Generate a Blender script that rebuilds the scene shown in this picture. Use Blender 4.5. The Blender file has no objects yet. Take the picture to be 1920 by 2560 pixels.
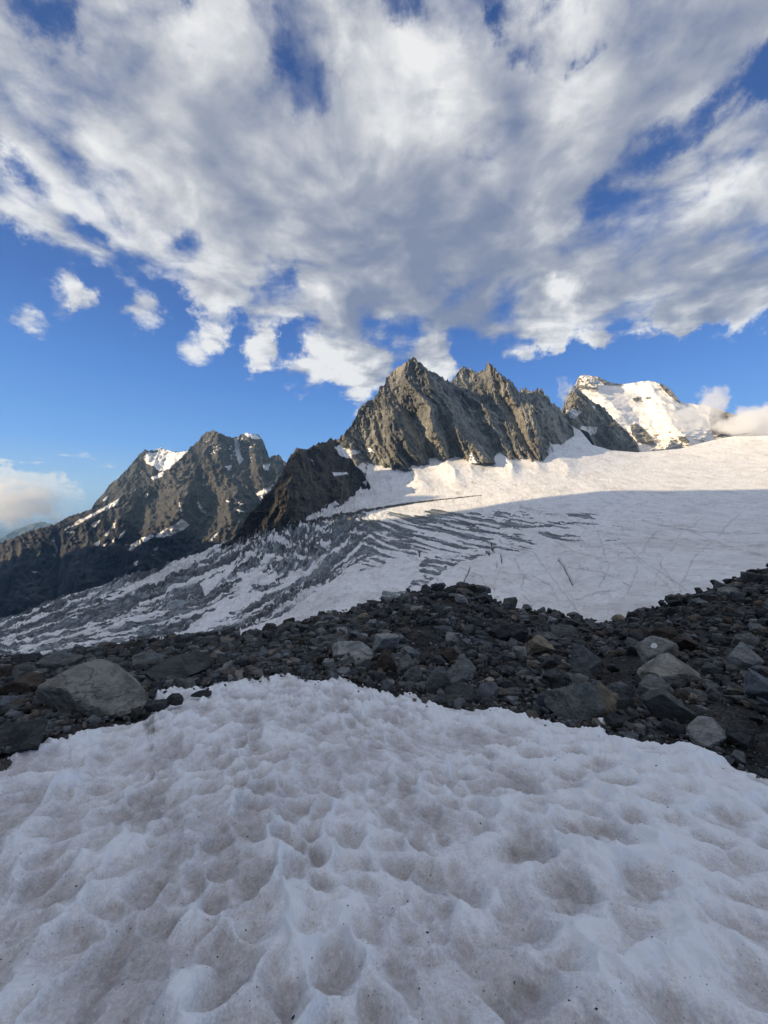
import bpy, math, random
import numpy as np

# ------------------------------------------------------------------ camera, light, exposure
sc = bpy.context.scene
FPX = 960.0                       # focal length in photo pixels (90 degree wide, level camera)
cam_d = bpy.data.cameras.new('camera')
cam_d.sensor_fit = 'VERTICAL'; cam_d.sensor_height = 36.0; cam_d.lens = 13.5
cam_d.clip_start = 0.05; cam_d.clip_end = 200000.0
cam = bpy.data.objects.new('camera', cam_d)
sc.collection.objects.link(cam)
cam.location = (0, 0, 0); cam.rotation_euler = (math.radians(90), 0, 0)
sc.camera = cam
sc.view_settings.view_transform = 'Standard'
sc.view_settings.look = 'None'
sc.view_settings.exposure = 0.55
sc.view_settings.gamma = 1.0
sc.view_settings.use_curve_mapping = False
sc.cycles.volume_bounces = 6
sc.cycles.max_bounces = 6
sc.cycles.diffuse_bounces = 3
sc.cycles.transparent_max_bounces = 8
sc.cycles.volume_step_rate = 2.0
sc.cycles.volume_max_steps = 96
sc.cycles.use_denoising = True

HAZE_DENSITY = 2.6e-5
SUN_AZ = math.radians(108)        # to the left of the view direction
SUN_EL = math.radians(17)
SH = np.array([-math.sin(SUN_AZ), math.cos(SUN_AZ)])
SUN = np.array([SH[0]*math.cos(SUN_EL), SH[1]*math.cos(SUN_EL), math.sin(SUN_EL)])
sun_d = bpy.data.lights.new('sun', 'SUN')
sun_d.energy = 5.0; sun_d.angle = math.radians(0.5); sun_d.color = (1.0, 0.785, 0.50)
sun = bpy.data.objects.new('sun', sun_d); sc.collection.objects.link(sun)
from mathutils import Vector
sun.rotation_euler = Vector(SUN).to_track_quat('Z', 'Y').to_euler()
sun.location = (-50, -20, 40)


class NT:
    """small helper for node trees"""
    def __init__(self, tree):
        self.t = tree; self.n = tree.nodes; self.l = tree.links
    def new(self, typ, **kw):
        n = self.n.new(typ)
        for k, v in kw.items():
            setattr(n, k, v)
        return n
    def put(self, sock, val):
        if isinstance(val, bpy.types.NodeSocket):
            self.l.new(val, sock)
        elif val is not None:
            sock.default_value = val
    def math(self, op, a, b=None, c=None, clamp=False):
        n = self.n.new('ShaderNodeMath'); n.operation = op; n.use_clamp = clamp
        self.put(n.inputs[0], a); self.put(n.inputs[1], b)
        if c is not None: self.put(n.inputs[2], c)
        return n.outputs[0]
    def vmath(self, op, a, b=None, scale=None):
        n = self.n.new('ShaderNodeVectorMath'); n.operation = op
        self.put(n.inputs[0], a); self.put(n.inputs[1], b)
        if scale is not None: self.put(n.inputs['Scale'], scale)
        return n.outputs['Value'] if op in ('DISTANCE', 'LENGTH', 'DOT_PRODUCT') else n.outputs[0]
    def noise(self, vec, scale, detail=4.0, rough=0.5, lac=2.0, dist=0.0, col=False):
        n = self.n.new('ShaderNodeTexNoise'); n.noise_dimensions = '3D'
        self.put(n.inputs['Vector'], vec); n.inputs['Scale'].default_value = scale
        n.inputs['Detail'].default_value = detail; n.inputs['Roughness'].default_value = rough
        n.inputs['Lacunarity'].default_value = lac; n.inputs['Distortion'].default_value = dist
        return n.outputs['Color'] if col else n.outputs[0]
    def ramp(self, x, a, b, c=0.0, d=1.0, smooth=True):
        n = self.n.new('ShaderNodeMapRange'); n.interpolation_type = 'SMOOTHSTEP' if smooth else 'LINEAR'
        self.put(n.inputs[0], x); n.inputs[1].default_value = a; n.inputs[2].default_value = b
        n.inputs[3].default_value = c; n.inputs[4].default_value = d
        return n.outputs[0]
    def mix(self, f, a, b):
        n = self.n.new('ShaderNodeMix'); n.data_type = 'RGBA'
        self.put(n.inputs[0], f); self.put(n.inputs[6], a); self.put(n.inputs[7], b)
        return n.outputs[2]
    def attr(self, name, col=False):
        n = self.n.new('ShaderNodeAttribute'); n.attribute_name = name
        return n.outputs['Color'] if col else n.outputs['Fac']


def C4(r, g, b): return (r, g, b, 1.0)


# ------------------------------------------------------------------ sky
world = bpy.data.worlds.new('World'); sc.world = world; world.use_nodes = True
w = NT(world.node_tree); w.n.clear()
wout = w.new('ShaderNodeOutputWorld')
bg = w.new('ShaderNodeBackground'); w.l.new(bg.outputs[0], wout.inputs[0])
sky = w.new('ShaderNodeTexSky', sky_type='NISHITA')
sky.sun_disc = False; sky.sun_elevation = SUN_EL; sky.sun_rotation = -SUN_AZ
sky.altitude = 3200; sky.air_density = 1.0; sky.dust_density = 0.4; sky.ozone_density = 2.5
bg.inputs['Strength'].default_value = 0.10
tc = w.new('ShaderNodeTexCoord')
D = tc.outputs['Generated']


def dirpx(u, v):
    a = np.array([(u-960)/FPX, 1.0, (1280-v)/FPX]); n = np.linalg.norm(a)
    return a/n, n


# cloud cover: (u, v, radius in px, amount) seen from the viewpoint, held as directions
COVER = [
 # blue gaps
 (100,50,120,-.62),(165,85,80,-.45),(60,20,90,-.3),(469,3,60,-.5),(718,185,85,-.62),(637,64,75,-.42),(745,290,70,-.45),(812,243,80,-.45),(690,120,70,-.3),
 (278,208,75,-.35),(230,205,50,-.25),(52,428,80,-.6),(20,400,60,-.4),(185,370,60,-.3),(215,579,70,-.55),(255,590,45,-.4),(475,616,70,-.6),(430,610,45,-.3),(313,655,55,-.5),
 (695,697,50,-.5),(740,692,40,-.45),(768,803,40,-.5),(990,35,80,-.6),(1050,20,70,-.45),(1261,58,75,-.5),(1240,100,50,-.3),(1365,8,80,-.55),(1440,5,60,-.5),(1452,150,60,-.55),(1460,165,40,-.3),
 (1307,179,55,-.5),(1209,399,55,-.5),(1160,385,45,-.35),(1099,280,70,-.3),(1090,240,60,-.25),(600,835,60,-.5),(735,880,36,-.6),(840,860,40,-.5),(590,790,30,-.4),(700,1000,60,-.6),(1000,960,50,-.4),(450,800,50,-.4),
 (1481,470,80,-.55),(1530,440,70,-.5),(1597,385,85,-.7),(1655,350,75,-.5),(1712,318,85,-.6),(1770,285,80,-.5),(1830,250,90,-.65),(1915,165,110,-.7),(1890,205,70,-.4),(1990,110,120,-.6),
 (1458,547,55,-.5),(1845,399,60,-.55),(1591,480,55,-.45),(1740,440,45,-.35),(1700,470,50,-.25),(1555,340,60,-.3),
 (1605,740,80,-.4),(1272,755,90,-.45),(1122,735,60,-.4),(1030,810,70,-.5),(960,860,80,-.3),(1365,770,60,-.5),
 (25,650,60,-.5),(80,640,50,-.3),(150,690,80,-.45),(230,700,80,-.4),(1430,640,50,-.1),
 (640,770,60,-.2),(390,760,70,-.35),(560,750,55,-.3),
 # thick parts
 (900,420,330,.30),(1050,620,330,.32),(600,480,300,.28),(820,650,240,.24),(350,300,260,.2),(1300,620,260,.25),(1650,620,200,.2),(1400,300,200,.14),(150,520,140,.18),
 (950,200,120,.2),(1800,100,200,.2),(860,780,70,.15),(1550,260,140,.12),(1750,560,180,.22),(1880,720,110,.28),(1500,700,110,.2),(560,690,110,.2),
 # small clouds in the clear band
 (174,718,62,.62),(205,735,40,.3),(40,793,50,.42),(110,800,55,.3),(353,799,48,.5),(330,770,40,.2),(538,782,66,.62),(498,862,50,.62),(540,845,34,.4),(642,850,52,.62),(665,880,40,.5),(693,905,40,.55),(640,830,50,.3),
 (796,895,55,.72),(765,940,42,.6),(835,905,40,.4),(880,935,70,.66),(915,965,62,.62),(930,900,52,.5),(985,905,52,.5),(1080,892,50,.75),(1112,932,48,.68),(1050,880,30,.3),(1130,940,30,.3),(870,880,55,.3),
 (1411,722,62,.7),(1360,760,48,.35),(1372,830,50,.5),(1405,835,28,.3),(1460,812,24,.5),(1515,826,26,.42),(1270,868,24,.3),(1310,880,18,.3),(1350,850,22,.3),(1640,790,50,.5),(1690,800,50,.5),(1750,785,55,.5),(1830,760,70,.5),(1900,740,70,.5),
 (1500,818,30,.2),(73,1147,18,.4),(20,1133,20,.3),(30,1190,42,.9),(80,1225,46,.9),(140,1250,46,.9),(10,1250,60,.9),(190,1262,34,.7),(60,1270,60,.7),(125,1150,28,.35),(183,1155,26,.34),(225,1162,26,.3),(284,1163,26,.38),(530,1070,18,.35),(565,1078,22,.35),
 (1310,905,40,.25),(1840,880,40,.15),(1790,1165,30,.0),
]
LIGHT = [  # brighter / darker regions of the deck
 (905,330,130,.08),(250,150,120,.35),(420,80,130,.25),(150,330,200,.22),(230,500,110,.4),(60,520,110,.35),(700,420,150,.15),(1120,330,160,.3),(1080,130,130,.12),
 (1060,650,300,-.34),(1180,700,220,-.2),(960,740,180,-.15),(640,640,150,-.1),(1500,640,200,-.35),(1720,600,160,-.3),(1600,510,110,.35),(1750,480,110,.3),(1411,715,60,.7),
 (1850,650,160,-.35),(1300,480,150,-.1),(1000,880,70,-.3),(1280,820,120,-.3),(1150,820,100,-.4),(796,895,70,.7),(900,945,80,.6),(1100,910,80,.7),(538,780,70,.45),(500,862,60,.7),(174,718,60,.6),(660,870,80,.4),(1400,840,120,.4),(1830,770,130,.3),
 (50,1200,70,.5),(120,1240,70,.4),(1450,60,130,.2),(1860,60,180,-.15),(1400,240,100,.2),(200,1165,170,.6),(40,1140,80,.5),
]


# ragged directions: the edges of gaps and puffs follow the noise
wv = w.vmath('SUBTRACT', w.noise(D, 8.0, 7, .68, col=True), (.5, .5, .5))
wv2 = w.vmath('SUBTRACT', w.noise(D, 3.0, 2, .5, col=True), (.5, .5, .5))
DW = w.vmath('ADD', w.vmath('ADD', D, w.vmath('SCALE', wv, scale=.15)), w.vmath('SCALE', wv2, scale=.07))


def blob_sum(lst, start):
    acc = start
    for (u, v, r, a) in lst:
        if a == 0: continue
        d, n = dirpx(u, v)
        rr = 1.35*r/FPX/(n**1.5)
        dist = w.vmath('DISTANCE', DW, tuple(d))
        acc = w.math('ADD', acc, w.ramp(dist, rr, 0.0, 0.0, a))
    return acc


sx = w.new('ShaderNodeSeparateXYZ'); w.l.new(D, sx.inputs[0])
zc = w.math('ADD', w.math('MAXIMUM', sx.outputs[2], 0.0), 0.10)
cx_ = w.math('DIVIDE', sx.outputs[0], zc); cy_ = w.math('DIVIDE', sx.outputs[1], zc)
cmb = w.new('ShaderNodeCombineXYZ'); w.l.new(cx_, cmb.inputs[0]); w.l.new(cy_, cmb.inputs[1])
Pl = cmb.outputs[0]
warp = w.noise(Pl, 2.2, 3, .5, col=True)
Pw = w.vmath('ADD', Pl, w.vmath('SCALE', w.vmath('SUBTRACT', warp, (.5, .5, .5)), scale=.18))


def cloud_noise(vec):
    a = w.noise(vec, 3.3, 7, .56, 2.0, .35)
    b = w.noise(vec, 1.2, 2, .5)
    vo = w.new('ShaderNodeTexVoronoi'); vo.feature = 'F1'; vo.voronoi_dimensions = '2D'
    w.put(vo.inputs['Vector'], vec); vo.inputs['Scale'].default_value = 5.2; vo.inputs['Detail'].default_value = 2.0; vo.inputs['Roughness'].default_value = .5
    puff = w.math('MULTIPLY_ADD', vo.outputs['Distance'], -.17, .075)
    return w.math('ADD', puff, w.math('MULTIPLY_ADD', b, .35, w.math('MULTIPLY', a, .8)))      # about 0.57 mean


n0 = cloud_noise(Pw)
COVER = [(a_, b_, c_*(.82 if d_ < 0 and b_ < 640 else 1), d_*(.85 if d_ < 0 and b_ < 640 else 1)) for a_, b_, c_, d_ in COVER]
COVER = [(a_, b_, c_*(1.35 if (d_ > 0 and b_ > 700 and c_ < 75) else 1), d_*((1.7 if 480 < a_ < 1150 else 2.35) if (d_ > 0 and b_ > 700 and c_ < 75) else 1)) for a_, b_, c_, d_ in COVER]
n1 = cloud_noise(w.vmath('ADD', Pw, (-.10, -.03, 0)))
sz = w.new('ShaderNodeSeparateXYZ'); w.l.new(DW, sz.inputs[0])
elev = w.ramp(w.math('ADD', sz.outputs[2], w.math('MULTIPLY', sz.outputs[0], .055)), 0.372, 0.448, -.85, 0.46)      # clear band above the horizon
nm = w.noise(Pw, 5.5, 6, .62)
base = w.math('ADD', w.math('ADD', w.math('MULTIPLY', w.math('SUBTRACT', n0, .57), 2.3), w.math('MULTIPLY', w.math('SUBTRACT', nm, .5), 1.5)), elev)
cov = blob_sum(COVER, base)
dens = w.ramp(cov, -.38, .60)
thick = w.ramp(cov, .1, 1.0)
lit = w.math('ADD', w.math('MULTIPLY', w.math('SUBTRACT', n0, n1), 2.2), w.math('MULTIPLY', w.math('SUBTRACT', nm, .5), 1.0))
soft = w.noise(Pw, 1.9, 3, .5)
lit = w.math('ADD', lit, w.math('MULTIPLY', w.math('SUBTRACT', soft, .5), 1.5))
lit = blob_sum(LIGHT, w.math('ADD', lit, .55))
lit = w.math('SUBTRACT', lit, w.math('MULTIPLY', thick, .16))
lit = w.math('ADD', w.math('MULTIPLY', w.ramp(lit, -.5, 1.3), 1.25), -.12)
cr = w.new('ShaderNodeValToRGB'); w.put(cr.inputs[0], lit)
e = cr.color_ramp.elements
e[0].position = 0.0; e[0].color = C4(.20, .235, .33)
e[1].position = 1.15; e[1].color = C4(.78, .78, .775)
m_ = cr.color_ramp.elements.new(.40); m_.color = C4(.34, .365, .43)
m2 = cr.color_ramp.elements.new(.72); m2.color = C4(.52, .535, .565)
# nishita is x strength 0.1: clouds are divided by it
cloud_col = w.vmath('SCALE', cr.outputs[0], scale=7.9)
# clear sky: deep blue overhead, pale towards the horizon
sr = w.new('ShaderNodeValToRGB'); w.put(sr.inputs[0], w.ramp(sx.outputs[2], -.05, .85, 0, 1, smooth=False))
q = sr.color_ramp.elements
q[0].position = 0.0; q[0].color = C4(.34, .48, .62)
q[1].position = 1.0; q[1].color = C4(.017, .058, .22)
for po, c_ in ((.06, (.34, .51, .69)), (.12, (.27, .47, .74)), (.22, (.120, .345, .80)), (.38, (.066, .225, .66)), (.52, (.042, .145, .48)), (.72, (.028, .088, .31))):
    el_ = q.new(po); el_.color = C4(*c_)
grad = w.vmath('SCALE', sr.outputs[0], scale=7.8)
clear = w.mix(.78, sky.outputs[0], grad)
above = w.ramp(sx.outputs[2], -.02, .03)
w.l.new(w.mix(w.math('MULTIPLY', w.math('MULTIPLY', dens, above), .97), clear, cloud_col), bg.inputs[0])
world.cycles.sampling_method = 'MANUAL'; world.cycles.sample_map_resolution = 512

# ------------------------------------------------------------------ noise in numpy
_ang = np.random.RandomState(5).rand(4096)*2*np.pi
_gx, _gy = np.cos(_ang).astype(np.float32), np.sin(_ang).astype(np.float32)
_rnd = np.random.RandomState(9).rand(4096).astype(np.float32)


def _hash(ix, iy, s):
    h = ix*np.int64(374761393) + iy*np.int64(668265263) + np.int64(s)*np.int64(1442695041)
    h = (h ^ (h >> np.int64(13))) * np.int64(1274126177)
    return (h ^ (h >> np.int64(16))) & np.int64(4095)


def perlin(x, y, s=0):
    x = np.asarray(x, dtype=np.float64); y = np.asarray(y, dtype=np.float64)
    xi = np.floor(x); yi = np.floor(y); fx = x-xi; fy = y-yi
    xi = xi.astype(np.int64); yi = yi.astype(np.int64)
    ux = fx*fx*fx*(fx*(fx*6-15)+10); uy = fy*fy*fy*(fy*(fy*6-15)+10)
    def g(dx, dy):
        h = _hash(xi+dx, yi+dy, s); return _gx[h]*(fx-dx)+_gy[h]*(fy-dy)
    a = g(0, 0); b = g(1, 0); c = g(0, 1); d = g(1, 1)
    return ((a+(b-a)*ux)*(1-uy)+(c+(d-c)*ux)*uy)*1.5


def fbm(x, y, o=5, gain=.5, lac=2.03, s=0):
    r = 0; a = 1; n = 0
    for i in range(o):
        r = r+a*perlin(x, y, s+i*7); n += a; a *= gain; x = x*lac; y = y*lac
    return r/n


def ridged(x, y, o=5, gain=.5, lac=2.07, s=0):
    r = 0; a = 1; n = 0; wt = 1
    for i in range(o):
        v = (1-np.abs(perlin(x, y, s+i*11)))**2
        r = r+a*v*wt; wt = np.clip(v*1.4, 0, 1); n += a; a *= gain; x = x*lac; y = y*lac
    return r/n


def worley(x, y, s=0, jit=.9):
    xi = np.floor(x).astype(np.int64); yi = np.floor(y).astype(np.int64)
    f1 = np.full(x.shape, 9.); f2 = np.full(x.shape, 9.); cid = np.zeros(x.shape)
    for dx in (-1, 0, 1):
        for dy in (-1, 0, 1):
            h = _hash(xi+dx, yi+dy, s); h2 = _hash(xi+dx, yi+dy, s+77)
            px = xi+dx+.5+jit*(_rnd[h]-.5); py = yi+dy+.5+jit*(_rnd[h2]-.5)
            d = (px-x)**2+(py-y)**2
            m = d < f1
            f2 = np.where(m, f1, np.minimum(f2, d)); cid = np.where(m, _rnd[_hash(xi+dx, yi+dy, s+33)], cid); f1 = np.where(m, d, f1)
    return np.sqrt(f1), np.sqrt(f2), cid


def sstep(x, a, b):
    t = np.clip((x-a)/(b-a), 0, 1); return t*t*(3-2*t)


def pl(pts):
    a = np.array(pts, float); return lambda u: np.interp(u, a[:, 0], a[:, 1])


def inpoly(u, v, poly):
    r = np.zeros(u.shape, bool); n = len(poly)
    for i in range(n):
        x1, y1 = poly[i]; x2, y2 = poly[(i+1) % n]
        if y1 == y2: continue
        c = ((y1 > v) != (y2 > v)) & (u < (x2-x1)*(v-y1)/(y2-y1)+x1)
        r ^= c
    return r


def polydist(u, v, line):
    d = np.full(u.shape, 1e9)
    for (x1, y1), (x2, y2) in zip(line[:-1], line[1:]):
        L = (x2-x1)**2+(y2-y1)**2+1e-9
        t = np.clip(((u-x1)*(x2-x1)+(v-y1)*(y2-y1))/L, 0, 1)
        d = np.minimum(d, np.hypot(u-x1-t*(x2-x1), v-y1-t*(y2-y1)))
    return d


def pt(u, v, y):
    return (u-960)/FPX*y, y, (1280-v)/FPX*y


# ------------------------------------------------------------------ mesh helpers
def link(o): sc.collection.objects.link(o); return o


def raw_mesh(name, co, faces4=None, tris=None, smooth=True, attrs=None):
    me = bpy.data.meshes.new(name)
    co = np.asarray(co, dtype=np.float32)
    loops = []; starts = []; tot = []
    if faces4 is not None and len(faces4):
        loops.append(np.asarray(faces4, np.int32).ravel()); n = len(faces4)
        tot.append(np.full(n, 4, np.int32))
    if tris is not None and len(tris):
        loops.append(np.asarray(tris, np.int32).ravel()); n = len(tris)
        tot.append(np.full(n, 3, np.int32))
    loops = np.concatenate(loops); tot = np.concatenate(tot)
    starts = np.concatenate([[0], np.cumsum(tot)[:-1]]).astype(np.int32)
    me.vertices.add(len(co)); me.vertices.foreach_set('co', co.ravel())
    me.loops.add(len(loops)); me.loops.foreach_set('vertex_index', loops)
    me.polygons.add(len(tot)); me.polygons.foreach_set('loop_start', starts); me.polygons.foreach_set('loop_total', tot)
    me.polygons.foreach_set('use_smooth', np.full(len(tot), smooth, dtype=bool))
    me.update(calc_edges=True)
    for k, a in (attrs or {}).items():
        a = np.asarray(a, np.float32)
        at = me.attributes.new(k, 'FLOAT', 'POINT'); at.data.foreach_set('value', a.ravel())
    return me


def grid_mesh(name, X, Y, Z, mat, attrs=None, smooth=True, flip=False):
    r, c = X.shape
    idx = np.arange(r*c, dtype=np.int32).reshape(r, c)
    f = np.stack([idx[:-1, :-1], idx[:-1, 1:], idx[1:, 1:], idx[1:, :-1]], -1).reshape(-1, 4)
    if flip: f = f[:, ::-1]
    me = raw_mesh(name, np.stack([X, Y, Z], -1).reshape(-1, 3), f, None, smooth, attrs)
    me.materials.append(mat)
    o = bpy.data.objects.new(name, me); link(o)
    return o


def structure(o): o['kind'] = 'structure'; return o


# ------------------------------------------------------------------ materials
def new_mat(name):
    m = bpy.data.materials.new(name); m.use_nodes = True
    t = NT(m.node_tree); t.n.clear()
    out = t.new('ShaderNodeOutputMaterial'); b = t.new('ShaderNodeBsdfPrincipled')
    t.l.new(b.outputs[0], out.inputs[0])
    b.inputs['Roughness'].default_value = .9
    b.inputs['Specular IOR Level'].default_value = .2
    co = t.new('ShaderNodeTexCoord').outputs['Object']
    return m, t, b, co


def bump(t, b, h, strength, dist):
    n = t.new('ShaderNodeBump'); n.inputs['Strength'].default_value = strength; n.inputs['Distance'].default_value = dist
    t.put(n.inputs['Height'], h); t.l.new(n.outputs[0], b.inputs['Normal']); return n


def mat_mountain(name, dark, mid, warm, s=1.0, snowcol=(.80, .80, .80)):
    m, t, b, co = new_mat(name)
    n1 = t.noise(co, .004*s, 8, .62); n2 = t.noise(co, .02*s, 8, .65); n3 = t.noise(co, .0011*s, 4, .5)
    c = t.mix(t.ramp(n1, .38, .62), C4(*dark), C4(*mid))
    c = t.mix(t.math('MULTIPLY', t.ramp(n3, .42, .62), .75), c, C4(*warm))
    c = t.mix(t.ramp(n2, .5, .66, 0, .6), c, C4(dark[0]*.6, dark[1]*.6, dark[2]*.6))
    mq = t.new('ShaderNodeMapping'); t.l.new(co, mq.inputs[0]); mq.inputs['Rotation'].default_value = (0, .42, 0); mq.inputs['Scale'].default_value = (1.0, .8, .30)
    jn = t.noise(mq.outputs[0], .030*s, 6, .66, dist=.6); jn2 = t.noise(mq.outputs[0], .009*s, 5, .6)
    c = t.mix(t.ramp(t.math('ABSOLUTE', t.math('SUBTRACT', jn, .5)), 0, .035, .72, 0), c, C4(dark[0]*.28, dark[1]*.28, dark[2]*.28))
    c = t.mix(t.ramp(jn2, .50, .62, 0, .55), c, C4(dark[0]*.55, dark[1]*.55, dark[2]*.55))
    sn = t.attr('snow')
    edge = t.math('ADD', sn, t.math('MULTIPLY', t.math('SUBTRACT', n2, .5), .9))
    sf = t.ramp(edge, .42, .58)
    dirt = t.noise(co, .012*s, 5, .6)
    sc_ = t.mix(t.ramp(dirt, .45, .75, 0, .3), C4(*snowcol), C4(.55, .52, .47))
    t.l.new(t.mix(sf, c, sc_), b.inputs['Base Color'])
    mpp = t.new('ShaderNodeMapping'); t.l.new(co, mpp.inputs[0]); mpp.inputs['Rotation'].default_value = (0, .42, 0); mpp.inputs['Scale'].default_value = (1.0, .8, .28)
    rg = t.new('ShaderNodeTexNoise'); rg.noise_type = 'RIDGED_MULTIFRACTAL'; t.l.new(mpp.outputs[0], rg.inputs['Vector']); rg.inputs['Scale'].default_value = .022*s
    rg.inputs['Detail'].default_value = 6; rg.inputs['Roughness'].default_value = .55; rg.inputs['Offset'].default_value = .9; rg.inputs['Gain'].default_value = 1.6
    hh = t.math('ADD', t.math('MULTIPLY', rg.outputs[0], .75), t.math('ADD', n2, t.noise(co, .08*s, 5, .65)))
    h = t.math('MULTIPLY', hh, t.math('SUBTRACT', 1.0, t.math('MULTIPLY', sf, .85)))
    bump(t, b, h, 1.0, 20/s)
    return m


M_pyr = mat_mountain('rock_pyramid', (.22, .218, .205), (.47, .455, .40), (.58, .535, .44))
M_mound = mat_mountain('rock_mound', (.075, .073, .069), (.17, .16, .142), (.22, .19, .15))
M_left = mat_mountain('rock_massif', (.070, .072, .077), (.15, .149, .147), (.19, .178, .162), .5)
M_dome = mat_mountain('rock_dome', (.28, .265, .225), (.46, .43, .365), (.54, .49, .39), .7, (.84, .80, .75))
M_far = mat_mountain('rock_far', (.08, .085, .08), (.14, .14, .12), (.15, .15, .11), .3)


def mat_glacier():
    m, t, b, co = new_mat('glacier_ice')
    ice = t.attr('ice'); deb_shade = t.attr('debris_shade')
    mp = t.new('ShaderNodeMapping'); t.l.new(co, mp.inputs[0]); mp.inputs['Scale'].default_value = (.25, 1.0, 2.2); mp.inputs['Rotation'].default_value = (0, 0, .25)
    n1 = t.noise(mp.outputs[0], .16, 7, .68); n2 = t.noise(co, .03, 6, .6); n3 = t.noise(co, .006, 4, .55)
    snow = t.mix(t.ramp(n2, .42, .68, 0, .5), C4(.93, .92, .90), C4(.77, .74, .70))
    snow = t.mix(t.ramp(n1, .42, .62, 0, .35), snow, C4(.62, .60, .58))
    snow = t.mix(t.ramp(n3, .5, .68, 0, .35), snow, C4(.58, .54, .49))
    snow = t.mix(t.math('MULTIPLY', t.attr('tint'), .52, clamp=True), snow, C4(.49, .465, .445))
    icec = t.mix(t.ramp(n1, .35, .65), C4(.075, .080, .084), C4(.17, .18, .185))
    icec = t.mix(t.ramp(t.attr('grain'), .35, 1.1, 0, .85), icec, C4(.42, .45, .46))
    icec = t.mix(t.ramp(t.attr('grain'), .3, -.2, 0, .7), icec, C4(.05, .052, .055))
    icec = t.mix(t.ramp(n2, .5, .7, 0, .6), icec, C4(.30, .35, .36))
    f = t.ramp(t.math('ADD', ice, t.math('MULTIPLY', t.math('SUBTRACT', n1, .5), .5)), .42, .58)
    c = t.mix(f, snow, icec)
    c = t.mix(t.ramp(deb_shade, .2, .8), c, C4(.075, .072, .068))  # moraine debris, plus painted shade in serac gaps and cracks
    t.l.new(c, b.inputs['Base Color'])
    bump(t, b, t.math('ADD', n1, t.noise(co, 1.2, 4, .6)), .6, .8)
    b.inputs['Roughness'].default_value = .75
    return m


M_glac = mat_glacier()


def mat_snow():
    m, t, b, co = new_mat('old_snow')
    dirt = t.attr('dirt')
    fine = t.noise(co, 95, 4, .65); mid = t.noise(co, 11, 6, .62); big = t.noise(co, 1.3, 4, .55)
    d = t.math('ADD', dirt, t.math('MULTIPLY', t.math('SUBTRACT', mid, .5), 1.1))
    d = t.math('ADD', d, t.math('MULTIPLY', t.math('SUBTRACT', big, .5), .9))
    d = t.math('ADD', d, t.math('MULTIPLY', t.math('SUBTRACT', fine, .5), 1.5))
    d = t.math('ADD', d, t.math('MULTIPLY', t.math('SUBTRACT', t.noise(co, 32, 5, .7), .5), 1.1))
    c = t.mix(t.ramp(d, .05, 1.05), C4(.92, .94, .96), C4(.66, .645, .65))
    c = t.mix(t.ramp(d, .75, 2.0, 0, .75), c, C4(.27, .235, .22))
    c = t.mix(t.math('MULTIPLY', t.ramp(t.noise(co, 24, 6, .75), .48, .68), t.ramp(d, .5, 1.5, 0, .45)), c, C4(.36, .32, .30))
    sp = t.noise(co, 55, 3, .7)
    spk = t.math('MULTIPLY', t.ramp(sp, .665, .70), t.ramp(d, .1, .8))
    c = t.mix(t.math('MULTIPLY', spk, .75), c, C4(.09, .075, .06))
    t.l.new(c, b.inputs['Base Color'])
    h = t.math('ADD', t.math('MULTIPLY', t.noise(co, 160, 3, .7), .35), t.math('MULTIPLY', mid, 1.2))
    bump(t, b, h, .75, .02)
    b.inputs['Roughness'].default_value = .7
    b.inputs['Specular IOR Level'].default_value = .25
    return m


M_snow = mat_snow()


def mat_stone(name, a, bcol, lich, s=1.0, tan=None):
    m, t, b, co = new_mat(name)
    oi = t.new('ShaderNodeObjectInfo')
    off = t.vmath('SCALE', oi.outputs['Location'], scale=3.7)
    v = t.vmath('ADD', co, off)
    st = t.new('ShaderNodeMapping'); t.l.new(v, st.inputs[0]); st.inputs['Scale'].default_value = (1, 1.3, 3.2); st.inputs['Rotation'].default_value = (.5, .35, .2)
    n1 = t.noise(st.outputs[0], 2.6*s, 8, .66); n2 = t.noise(v, 9*s, 7, .65); n3 = t.noise(v, 30*s, 4, .6)
    c = t.mix(t.ramp(n1, .36, .62), C4(*a), C4(*bcol))
    c = t.mix(t.ramp(n2, .50, .66, 0, .6), c, C4(*lich))
    c = t.mix(t.ramp(n3, .5, .72, 0, .5), c, C4(a[0]*.5, a[1]*.5, a[2]*.5))
    cr_ = t.ramp(t.math('ABSOLUTE', t.math('SUBTRACT', t.noise(st.outputs[0], 1.7*s, 5, .55), .5)), 0, .008, .55, 0)
    c = t.mix(cr_, c, C4(a[0]*.35, a[1]*.35, a[2]*.35))
    if tan:
        sx_ = t.new('ShaderNodeSeparateXYZ'); t.l.new(co, sx_.inputs[0])
        side = t.math('ADD', sx_.outputs[0], t.math('MULTIPLY', t.math('SUBTRACT', n1, .5), .5))
        c = t.mix(t.ramp(side, tan[3], tan[3]+.12, 0, .8), c, t.mix(t.ramp(n2, .4, .6), C4(*tan[:3]), C4(tan[0]*.55, tan[1]*.55, tan[2]*.55)))
    # random tone per stone
    hv = t.new('ShaderNodeHueSaturation'); t.l.new(c, hv.inputs['Color'])
    t.put(hv.inputs['Value'], t.ramp(oi.outputs['Random'], 0, 1, .72, 1.28, smooth=False))
    t.l.new(hv.outputs[0], b.inputs['Base Color'])
    h = t.math('ADD', t.math('MULTIPLY', n1, 1.5), t.math('ADD', t.math('MULTIPLY', n2, .8), t.math('MULTIPLY', n3, .3)))
    h = t.math('SUBTRACT', h, t.math('MULTIPLY', cr_, .5))
    bump(t, b, h, .9, .05/s)
    return m


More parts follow.
